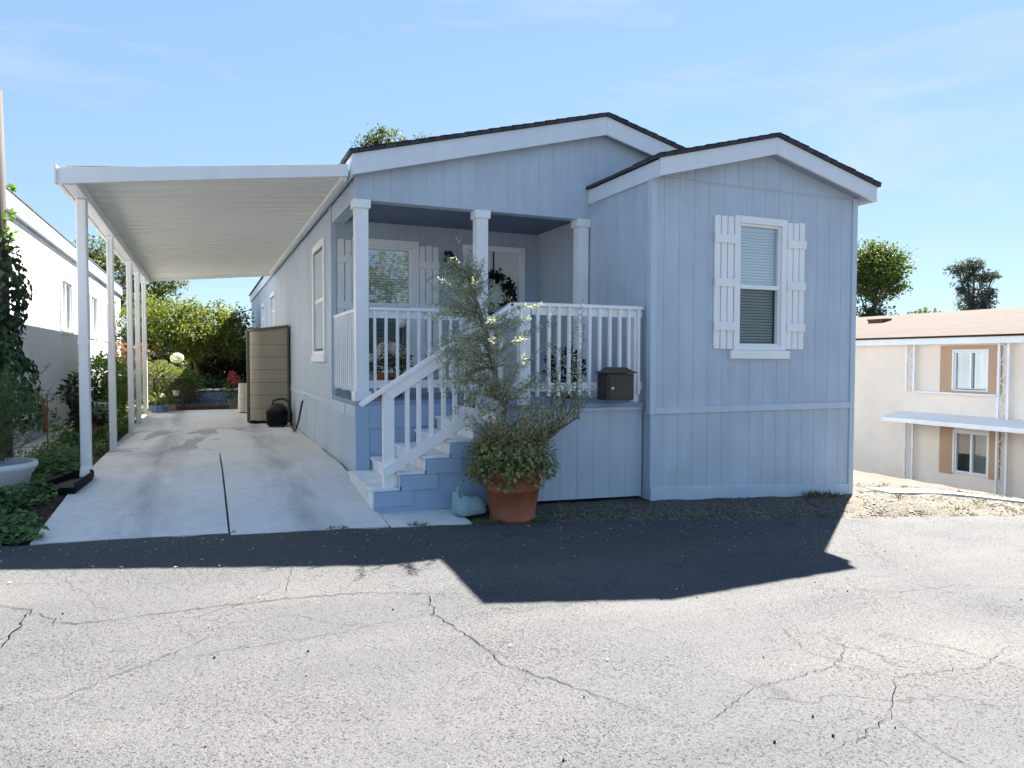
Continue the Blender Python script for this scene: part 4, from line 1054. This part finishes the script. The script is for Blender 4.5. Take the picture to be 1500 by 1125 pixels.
grid(spaced(-.62, .85, .1), spaced(18.25, 20.6, .1), lambda x, y: GB + .08 + .10 * (y - 18.2) + rnd.uniform(-.012, .012)).build('gravel', M['bluegravel'], RB)
mb = MB()
for x in spaced(-.7, .8, .16): mb.ball((x, 20.5 + rnd.uniform(-.1, .1), GB + .36), .09, 8, (1, .8, .45))
mb.build('stone_border', M['stone'], RB)
IS = thing('plant_stand', 'black wrought iron plant stand beside the raised gravel bed', 'plant stand', (-.75, 17.9, GB))
mb = MB(); 
for x in (-1.05, -.45):
    for y in (17.75, 18.05): mb.tube([(x, y, GB), (x, y, GB + .75)], .011, 6)
    mb.tube([(x + .06 * math.cos(t), 17.75, GB + .06 + .06 * math.sin(t)) for t in spaced(0, 5, .4)], .009, 5)
for z in (.32, .74): mb.box(-1.07, -.43, 17.74, 18.06, GB + z, GB + z + .012)
for cx_ in (-.9, -.6): mb.tube([(cx_ + .13 * math.cos(t), 17.75, GB + .53 + .19 * math.sin(t)) for t in spaced(0, 6.283, .3)], .008, 5)
mb.build('frame', M['iron'], IS)
pot_plant('glazed_planter', 'blue and white glazed planter with drooping leaves on the driveway end', 'potted plant', (-.93, 17.35, .43), .22, .17, M['blueglaze'], F['mid'], F['white'], 260, .3, .2, .11, nf=1)
pot_plant('patio_plant', 'small pale pot of green leaves on the lower iron shelf', 'potted plant', (-.6, 17.88, GB + .335), .08, .13, M['stone'], F['mid'], None, 60, .12, .15, .08)
pot_plant('pink_potted_flower', 'red and pink flowering plant in a green pot near the shed', 'potted plant', (.60, 17.7, .44), .12, .22, M['tan_trim'], F['mid'], F['pink'], 260, .2, .62, .09, nf=13)
TC = thing('draped_table', 'narrow side table under a pale patterned cloth beside the shed', 'table', (.78, 16.9, .42))
mb = MB(); n = 28
for j in range(3):
    for i in range(n):
        t = 6.283 * i / n; sq = 1 / max(abs(math.cos(t)), abs(math.sin(t))); q = min(sq, 1.25)
        z = [1.06, 1.055, .44][j]; w = [.0, 1, 1.12 + .07 * math.sin(i * 2.3)][j]
        mb.v.append((.80 + .12 * q * w * math.cos(t), 16.85 + .22 * q * w * math.sin(t), z))
mb.f = [(j * n + i, j * n + (i + 1) % n, (j + 1) * n + (i + 1) % n, (j + 1) * n + i) for j in range(2) for i in range(n)]
mb.build('tablecloth', M['cloth'], TC, smooth=True)
mb = MB()
for dx in (-.08, .08):
    for dy in (-.17, .17): mb.box(.8 + dx - .015, .8 + dx + .015, 16.85 + dy - .015, 16.85 + dy + .015, .41, 1.05)
build_each(mb, 'leg', M['fencewood'], TC)
TU = thing('garden_tub', 'grey plastic garden tub behind the second carport post', 'tub', (-1.7, 13.4, .35))
MB().lathe((-1.72, 13.5, .32), [(.22, 0), (.27, .5), (.3, .52), (.3, .55), (.26, .55), (.24, .45)], 24).build('body', paint('grey_blue_plastic', (.28, .33, .37), .5, .1), TU, smooth=True)
pot_plant('red_clay_pot', 'red clay pot of dark leaves before the grey tub', 'potted plant', (-1.62, 12.3, .34), .17, .24, M['terracotta'], F['deep'], None, 120, .22, .3, .1)
WD = thing('timber_stack', 'brown timber boards leaning beside the third carport post', 'timber', (-1.75, 16.6, .4))
for i in range(4): 
    x = -1.95 + .13 * i; MB().beam((x, 16.3, .4), (x + .1, 16.75, 1.25 + rnd.uniform(-.12, .06)), .12, .025).build('board', M['rust'], WD)

# tree top showing over the main roof
tree('backyard_tree', 'leafy treetop just showing above the main roof ridge', 'tree', (9.4, 39.6, .3), .25,
     [(8.3, 39.6, 13.05, .75, .9, .75), (9.1, 39.6, 13.55, .85, .9, .85), (10.2, 39.6, 13.5, .9, 1, .75), (11.4, 39.6, 13.6, .7, .9, .55), (9.6, 39.6, 12.0, 2.2, 1.4, 1.0)], 4600, F['mid'], .17, .5, trunk_top=10.8)

tree('street_tree', 'light green tree across the street that mirrors in the porch window', 'tree', (7.6, -13, 0), .12,
     [(7.4, -13, 5.6, 1.3, 1.2, 1.6), (6.6, -13, 4.6, 1.1, 1, 1.1), (8.4, -13, 4.8, 1.2, 1, 1.2), (7.5, -13, 3.6, 1.5, 1, .9)], 3000, F['lime'], .17, .5, trunk_top=3.0)

# ------------------------------------------------------------------ left neighbour
L = thing('neighbour_home', 'long white manufactured home left of the carport', 'house', (-2.3, 14, .3))
XN = -2.3
mb = MB(); wn = [(14.55, 15.75, 2.04, 3.06), (18.05, 19.25, 2.04, 3.06), (20.6, 21.8, 2.04, 3.06)]
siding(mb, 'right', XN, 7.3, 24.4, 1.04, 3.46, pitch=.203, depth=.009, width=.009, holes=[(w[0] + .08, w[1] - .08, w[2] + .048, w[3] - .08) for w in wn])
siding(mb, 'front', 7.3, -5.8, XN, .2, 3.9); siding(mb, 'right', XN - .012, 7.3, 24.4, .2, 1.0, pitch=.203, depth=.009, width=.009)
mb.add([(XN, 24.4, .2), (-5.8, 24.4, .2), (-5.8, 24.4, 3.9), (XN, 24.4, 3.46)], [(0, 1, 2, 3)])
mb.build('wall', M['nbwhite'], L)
mb = MB(); mb.box(XN - .01, XN + .018, 7.3, 24.4, 1.04, 1.14); mb.build('belt_board', M['nbwhite'], L)
for w in wn: window(L, 'right', XN, *w, trim=.08, sill=False, split='v', glass_lo='glass', glass_up='glass', blind=False, curtain=True)
mb = MB(); mb.box(XN - .02, XN + .05, 7.25, 24.45, 3.47, 3.72); build_each(mb, 'fascia', M['nbfascia'], L, bevel=.004)
mb = MB(); mb.prism_y([(-5.9, 3.95), (XN + .065, 3.722), (XN + .065, 3.752), (-5.9, 4.0)], 7.2, 24.5); mb.box(XN + .052, XN + .06, 7.25, 24.45, 3.455, 3.485)  # thin dark box along the fascia bottom stands in for the shade gap
mb.build('roof', paint('dark_roof_and_shade_gap', (.05, .06, .075), .6), L)
MB().box(-2.75, -2.6, 20.0, 20.15, 3.75, 4.0).build('roof_vent', M['nbwhite'], L)

# ------------------------------------------------------------------ right neighbour
Q = thing('beige_house', 'beige house with a brown shingle roof at the right edge', 'house', (14.05, 10, -1.1))
XQ = 14.05
def facade():
    mb = MB(); T = mapper('left', XQ)
    hs = [(9.2, 9.88, 1.03, 1.78), (9.15, 9.83, -.66, .15)]
    us = sorted({4.0, 16.0, *[h[0] for h in hs], *[h[1] for h in hs]}); ws = sorted({-1.6, 2.1, *[h[2] for h in hs], *[h[3] for h in hs]})
    for u0, u1 in zip(us, us[1:]):
        for w0, w1 in zip(ws, ws[1:]):
            um, wm = (u0 + u1) / 2, (w0 + w1) / 2
            if any(h[0] < um < h[1] and h[2] < wm < h[3] for h in hs): continue
            mb.add([T(u0, 0, w0), T(u0, 0, w1), T(u1, 0, w1), T(u1, 0, w0)], [(0, 1, 2, 3)])
    return mb
mb = facade(); mb.add([(XQ, 4, -1.6), (20, 4, -1.6), (20, 4, 2.1), (17, 4, 2.8), (XQ, 4, 2.1)], [(0, 1, 2, 3, 4)]); mb.add([(XQ, 16, -1.6), (20, 16, -1.6), (20, 16, 2.1), (17, 16, 2.8), (XQ, 16, 2.1)], [(4, 3, 2, 1, 0)])
mb.add([(20, 4, -1.6), (20, 16, -1.6), (20, 16, 2.1), (20, 4, 2.1)], [(0, 1, 2, 3)])
mb.build('wall', M['cream'], Q)
mb = MB(); T = mapper('left', XQ)
obox(mb, T, 8.93, 9.17, .002, .02, .95, 1.9); obox(mb, T, 9.91, 10.17, .002, .02, .95, 1.9); obox(mb, T, 9.17, 9.91, .002, .02, .93, .98); obox(mb, T, 9.17, 9.91, .002, .02, 1.83, 1.9)
obox(mb, T, 8.92, 9.12, .002, .02, -.72, .25); obox(mb, T, 9.86, 10.15, .002, .02, -.72, .25)
build_each(mb, 'brown_panel', M['brownpanel'], Q)
for (u0, u1, w0, w1) in ((9.17, 9.91, .99, 1.82), (9.12, 9.86, -.69, .19)): window(Q, 'left', XQ, u0, u1, w0, w1, trim=.035, sill=False, split='v', glass_lo='glass', glass_up='glass', blind=False, curtain=True)
mb = MB(); mb.box(13.80, 13.86, 3.8, 16.2, 1.93, 2.06); build_each(mb, 'fascia', M['white'], Q, bevel=.004)
mb = MB(); mb.box(13.861, XQ, 3.8, 16.2, 1.98, 2.0); mb.build('soffit', M['white'], Q)
mb = MB(); mb.prism_y([(13.76, 2.062), (17.0, 2.765), (20.3, 2.03), (20.3, 2.08), (17, 2.815), (13.76, 2.10)], 3.7, 16.3); rq = mb.build('roof', M['shingle_brown'], Q)
mb = MB(); mb.hexa([(15.9, 13.1, 2.53), (16.15, 13.1, 2.58), (16.15, 13.5, 2.58), (15.9, 13.5, 2.53), (15.86, 13.05, 2.66), (16.18, 13.05, 2.67), (16.18, 13.55, 2.67), (15.86, 13.55, 2.66)]); mb.build('roof_vent', M['rust'], rq)
for (ya, yb_) in ((10.70, 10.88), (8.74, 8.92)):
    for (z0, z1) in ((.93 if ya > 10 else .45, 1.93), (-1.15, .36)):
        mb = MB()
        for y in (ya, yb_): mb.box(13.93, 13.975, y - .02, y + .02, z0, z1)
        tp = build_each(mb, 'porch_post', M['white'], Q)
        mb = MB(); k = 8
        for i in range(k): 
            za, zb_ = lerp(z0, z1, i / k), lerp(z0, z1, (i + 1) / k); p = (ya, yb_) if i % 2 else (yb_, ya)
            mb.tube([(13.953, p[0], za), (13.953, (ya + yb_) / 2, (za + zb_) / 2 + .04), (13.953, p[1], zb_)], .008, 5)
        mb.build('scrollwork', M['white'], tp)
mb = MB(); mb.box(13.93, 13.98, 8.92, 10.70, .915, .945); mb.build('porch_rail', M['white'], Q)
mb = MB(); mb.hexa([(13.25, 7.0, .31), (XQ - .001, 7.0, .42), (XQ - .001, 11.05, .42), (13.25, 10.9, .31), (13.25, 7.0, .40), (XQ - .001, 7.0, .50), (XQ - .001, 11.05, .50), (13.25, 10.9, .40)]); mb.build('awning', M['white'], Q, bevel=.006)

# trees behind the right neighbour
def P(px, d): u = (px - 750) / 1049.4; return (d * (.394 + u * .919), d * (.919 - u * .394))
x, y = P(1276, 32)
tree('round_tree', 'round crowned green tree standing beside the blue home behind the beige house', 'tree', (x + .1, y, -1), .11,
     [(x - .3, y, 5.6, 1.4, 1.4, 1.0), (x + .55, y, 5.75, 1.15, 1.2, .95), (x + .1, y, 6.15, 1.2, 1.2, .8), (x + 1.0, y, 5.0, .75, .9, .7), (x - 1.0, y, 4.9, .8, .9, .8), (x + .2, y, 4.6, .5, .6, .6), (x - .35, y, 3.5, .5, .5, .6)], 11000, F['round'], .14, .5, trunk_top=4.2)
bush('cypress_shrub', 'dense dark green shrub at the foot of the round crowned tree', 'shrub', (x - 1.1, y - 1, 3.0), (.8, .8, 1.0), 1500, F['deep'], .14)
x, y = P(1422, 60)
tree('eucalyptus', 'distant grey green eucalyptus with an open ragged crown', 'tree', (x, y, -1), .22,
     [(x - .7 , y, 8.9, .9, .9, 1.2), (x + .2, y, 9.5, .8, .8, .9), (x - 2.0, y, 9.1, .9, .8, .6), (x + 1.4, y, 8.7, .9, .9, .9), (x + 2.7, y, 8.9, .7, .6, .5), (x - .5, y, 6.8, 1.2, .9, 1.2), (x + 1.3, y, 6.7, 1.3, .9, 1.2), (x - 1.4, y, 7.6, .7, .6, .7), (x + 2.4, y, 7.4, .7, .6, .7), (x + .4, y, 5.4, 2.0, 1, .8)], 6500, F['euc'], .24, .35, trunk_top=6.0, fill=.25, hang=.5)
for i, (px, w, lab) in enumerate(((1352, 1.0, 'low treetop showing over the beige house roof left of the eucalyptus'), (1478, .7, 'small treetop over the roof ridge at the right edge of the photo'))):
    x, y = P(px, 42); bush('distant_shrub', lab, 'tree', (x, y, 3.95), (w, w, .55), 420, F['mid'], .22, group='treetops over the beige house')

# ------------------------------------------------------------------ small scatter
mb = MB()   # fallen leaves on the asphalt and drive
for i in range(330):
    x = rnd.uniform(-1.6, 6.0); y = edge(x) - abs(rnd.gauss(0, .55)) - .02 if rnd.random() < .95 else rnd.uniform(2.0, 6)
    a = rnd.uniform(0, 6.283); s_ = rnd.uniform(.010, .032); mb.leaf((x, y, street(x, y) + .022), (math.cos(a), math.sin(a), .1), (rnd.gauss(0, .3), rnd.gauss(0, .3), 1), s_, s_ * .4, .2)
for i in range(70):
    x = rnd.uniform(-1.2, 1.4); y = rnd.uniform(6.4, 10); a = rnd.uniform(0, 6.283); s_ = rnd.uniform(.012, .03); mb.leaf((x, y, drive_z(x, y) + .008), (math.cos(a), math.sin(a), .1), (0, 0, 1), s_, s_ * .4, .2)
stuff(tag(mb.build('leaf_litter', F['litter']), 'fallen pale leaf bits scattered along the shaded asphalt edge', 'leaf litter'))
mb = MB()   # dark specks and stones on the street
for i in range(34):
    x = rnd.uniform(-1.5, 6); y = rnd.uniform(1.8, 5.2); s_ = rnd.uniform(.003, .007); mb.ball((x, y, street(x, y) + .014 + s_ * .5), s_, 6)
stuff(tag(mb.build('road_debris', M['dark']), 'small dark bits of debris lying on the sunlit asphalt', 'debris'))
mb = MB()
for i in range(2600):
    x = rnd.uniform(2.9, 12.5); y = edge(x) + abs(rnd.gauss(0, .55)) + .0 if x < 7.6 else edge(x) + rnd.uniform(0, 2.4)
    if x < 7.6 and y > 6.58: continue
    s_ = rnd.uniform(.005, .019); mb.ball((x, y, ground(x, y) + s_ * .2), s_, 6, (1, rnd.uniform(.6, 1), .6))
stuff(tag(mb.build('pebbles', M['pebble']), 'loose pebbles over the dirt strip along the street edge', 'pebbles'))
mb = MB(); mg = MB()
def tuft(x, y, h, n_, m, z=None):
    z = ground(x, y) if z is None else z
    for i in range(n_):
        a = rnd.uniform(0, 6.283); L_ = h * rnd.uniform(.5, 1.2); m.leaf((x + rnd.gauss(0, h * .5), y + rnd.gauss(0, h * .4), z), (math.cos(a) * .7, math.sin(a) * .7, rnd.uniform(.2, 1)), (math.cos(a), math.sin(a), .2), L_, max(.006, L_ * .12), .1)
for i in range(150):
    x = rnd.uniform(3.0, 12.5); tuft(x, edge(x) + abs(rnd.gauss(.06, .12)), rnd.uniform(.02, .06), 10, mb)
for i in range(90):
    x = rnd.uniform(7.7, 12.8); tuft(x, edge(x) + rnd.uniform(.2, 2.3), rnd.uniform(.03, .08), 12, mb)
for (x, h, n_) in ((.98, .035, 24), (1.1, .04, 26), (1.72, .05, 40), (1.8, .045, 30), (.2, .03, 14), (2.32, .06, 40), (2.45, .06, 40), (2.9, .07, 50), (3.0, .06, 30), (4.6, .06, 26), (5.5, .05, 26), (4.0, .05, 24)): tuft(x, edge(x) + .02, h, n_, mg, street(x, edge(x)) + .012)
for i in range(30): x = rnd.uniform(3.0, 7.4); tuft(x, rnd.uniform(edge(x) + .1, 6.55), rnd.uniform(.02, .05), 9, mg if rnd.random() < .5 else mb)
for i in range(14): tuft(rnd.uniform(6.6, 7.2), 6.5 + rnd.gauss(0, .05), .09, 16, mb)
stuff(tag(mb.build('dry_grass', F['straw']), 'dry straw coloured grass tufts along the dirt strip', 'dry grass'))
stuff(tag(mg.build('weeds', F['cover']), 'small green weeds in the joint between street and driveway', 'weeds'))

# ------------------------------------------------------------------ world, sun, camera
sv = Vector((.759, .586, 1.0)).normalized()
el = math.asin(sv.z); az = math.atan2(sv.x, sv.y)
w = bpy.data.worlds.new('World'); S.world = w; w.use_nodes = True; nt = w.node_tree; bg = nt.nodes['Background']
sky = nt.nodes.new('ShaderNodeTexSky'); sky.sky_type = 'NISHITA'; sky.sun_disc = False; sky.sun_elevation = el; sky.sun_rotation = az
sky.air_density = .6; sky.dust_density = 0; sky.ozone_density = 1; sky.altitude = 1000
# thin wisps of cirrus
tc = nt.nodes.new('ShaderNodeTexCoord'); mp = nt.nodes.new('ShaderNodeMapping'); mp.inputs['Scale'].default_value = (2.2, 2.2, 9); mp.inputs['Rotation'].default_value = (.2, .12, .5)
nz = nt.nodes.new('ShaderNodeTexNoise'); nz.inputs['Scale'].default_value = 1.5; nz.inputs['Detail'].default_value = 7; nz.inputs['Roughness'].default_value = .55; nz.inputs['Distortion'].default_value = .6
rp = nt.nodes.new('ShaderNodeValToRGB'); rp.color_ramp.elements[0].position = .54; rp.color_ramp.elements[1].position = .80; rp.color_ramp.elements[1].color = (.5, .5, .5, 1)
mx = nt.nodes.new('ShaderNodeMix'); mx.data_type = 'RGBA'; mx.inputs[7].default_value = (2.4, 2.5, 2.55, 1)
nt.links.new(tc.outputs['Generated'], mp.inputs[0]); nt.links.new(mp.outputs[0], nz.inputs['Vector']); nt.links.new(nz.outputs['Fac'], rp.inputs[0])
sp = nt.nodes.new('ShaderNodeSeparateColor'); cb = nt.nodes.new('ShaderNodeCombineColor'); nt.links.new(sky.outputs[0], sp.inputs[0])
for i, (g, kk) in enumerate(((.45, 1.02), (.38, 1.38), (.25, 2.0))):     # gentler sky contrast, as the photograph is exposed
    pw = nt.nodes.new('ShaderNodeMath'); pw.operation = 'POWER'; pw.inputs[1].default_value = g
    ml = nt.nodes.new('ShaderNodeMath'); ml.operation = 'MULTIPLY'; ml.inputs[1].default_value = kk
    nt.links.new(sp.outputs[i], pw.inputs[0]); nt.links.new(pw.outputs[0], ml.inputs[0]); nt.links.new(ml.outputs[0], cb.inputs[i])
nt.links.new(rp.outputs[0], mx.inputs[0]); nt.links.new(cb.outputs[0], mx.inputs[6]); nt.links.new(mx.outputs[2], bg.inputs['Color'])
SKY_S, SUN_S, EXPO = .06, 5.0, 2.6
bg.inputs['Strength'].default_value = SKY_S
sl = bpy.data.lights.new('sun', 'SUN'); sl.energy = SUN_S; sl.angle = R_(.53); sl.color = (1, .95, .87)
so = bpy.data.objects.new('sun', sl); C.objects.link(so); so.rotation_euler = sv.to_track_quat('Z', 'Y').to_euler()
cam = bpy.data.cameras.new('camera'); co = bpy.data.objects.new('camera', cam); C.objects.link(co); S.camera = co
cam.sensor_width = 36; cam.lens = 1049.38 / 1500 * 36; cam.clip_end = 2000; cam.clip_start = .05
yaw, pit, rol = R_(23.2088), R_(1.9574), R_(.1227)
Fv = Vector((math.sin(yaw) * math.cos(pit), math.cos(yaw) * math.cos(pit), -math.sin(pit))); Rv = Vector((math.cos(yaw), -math.sin(yaw), 0)); Uv = Rv.cross(Fv)
R2 = Rv * math.cos(rol) + Uv * math.sin(rol); U2 = -Rv * math.sin(rol) + Uv * math.cos(rol)
mt = Matrix((R2, U2, -Fv)).transposed().to_4x4(); mt.translation = Vector((0, 0, 1.6)); co.matrix_world = mt
S.view_settings.view_transform = 'Standard'; S.view_settings.look = 'None'; S.view_settings.exposure = EXPO; S.view_settings.gamma = 1
S.cycles.use_denoising = True
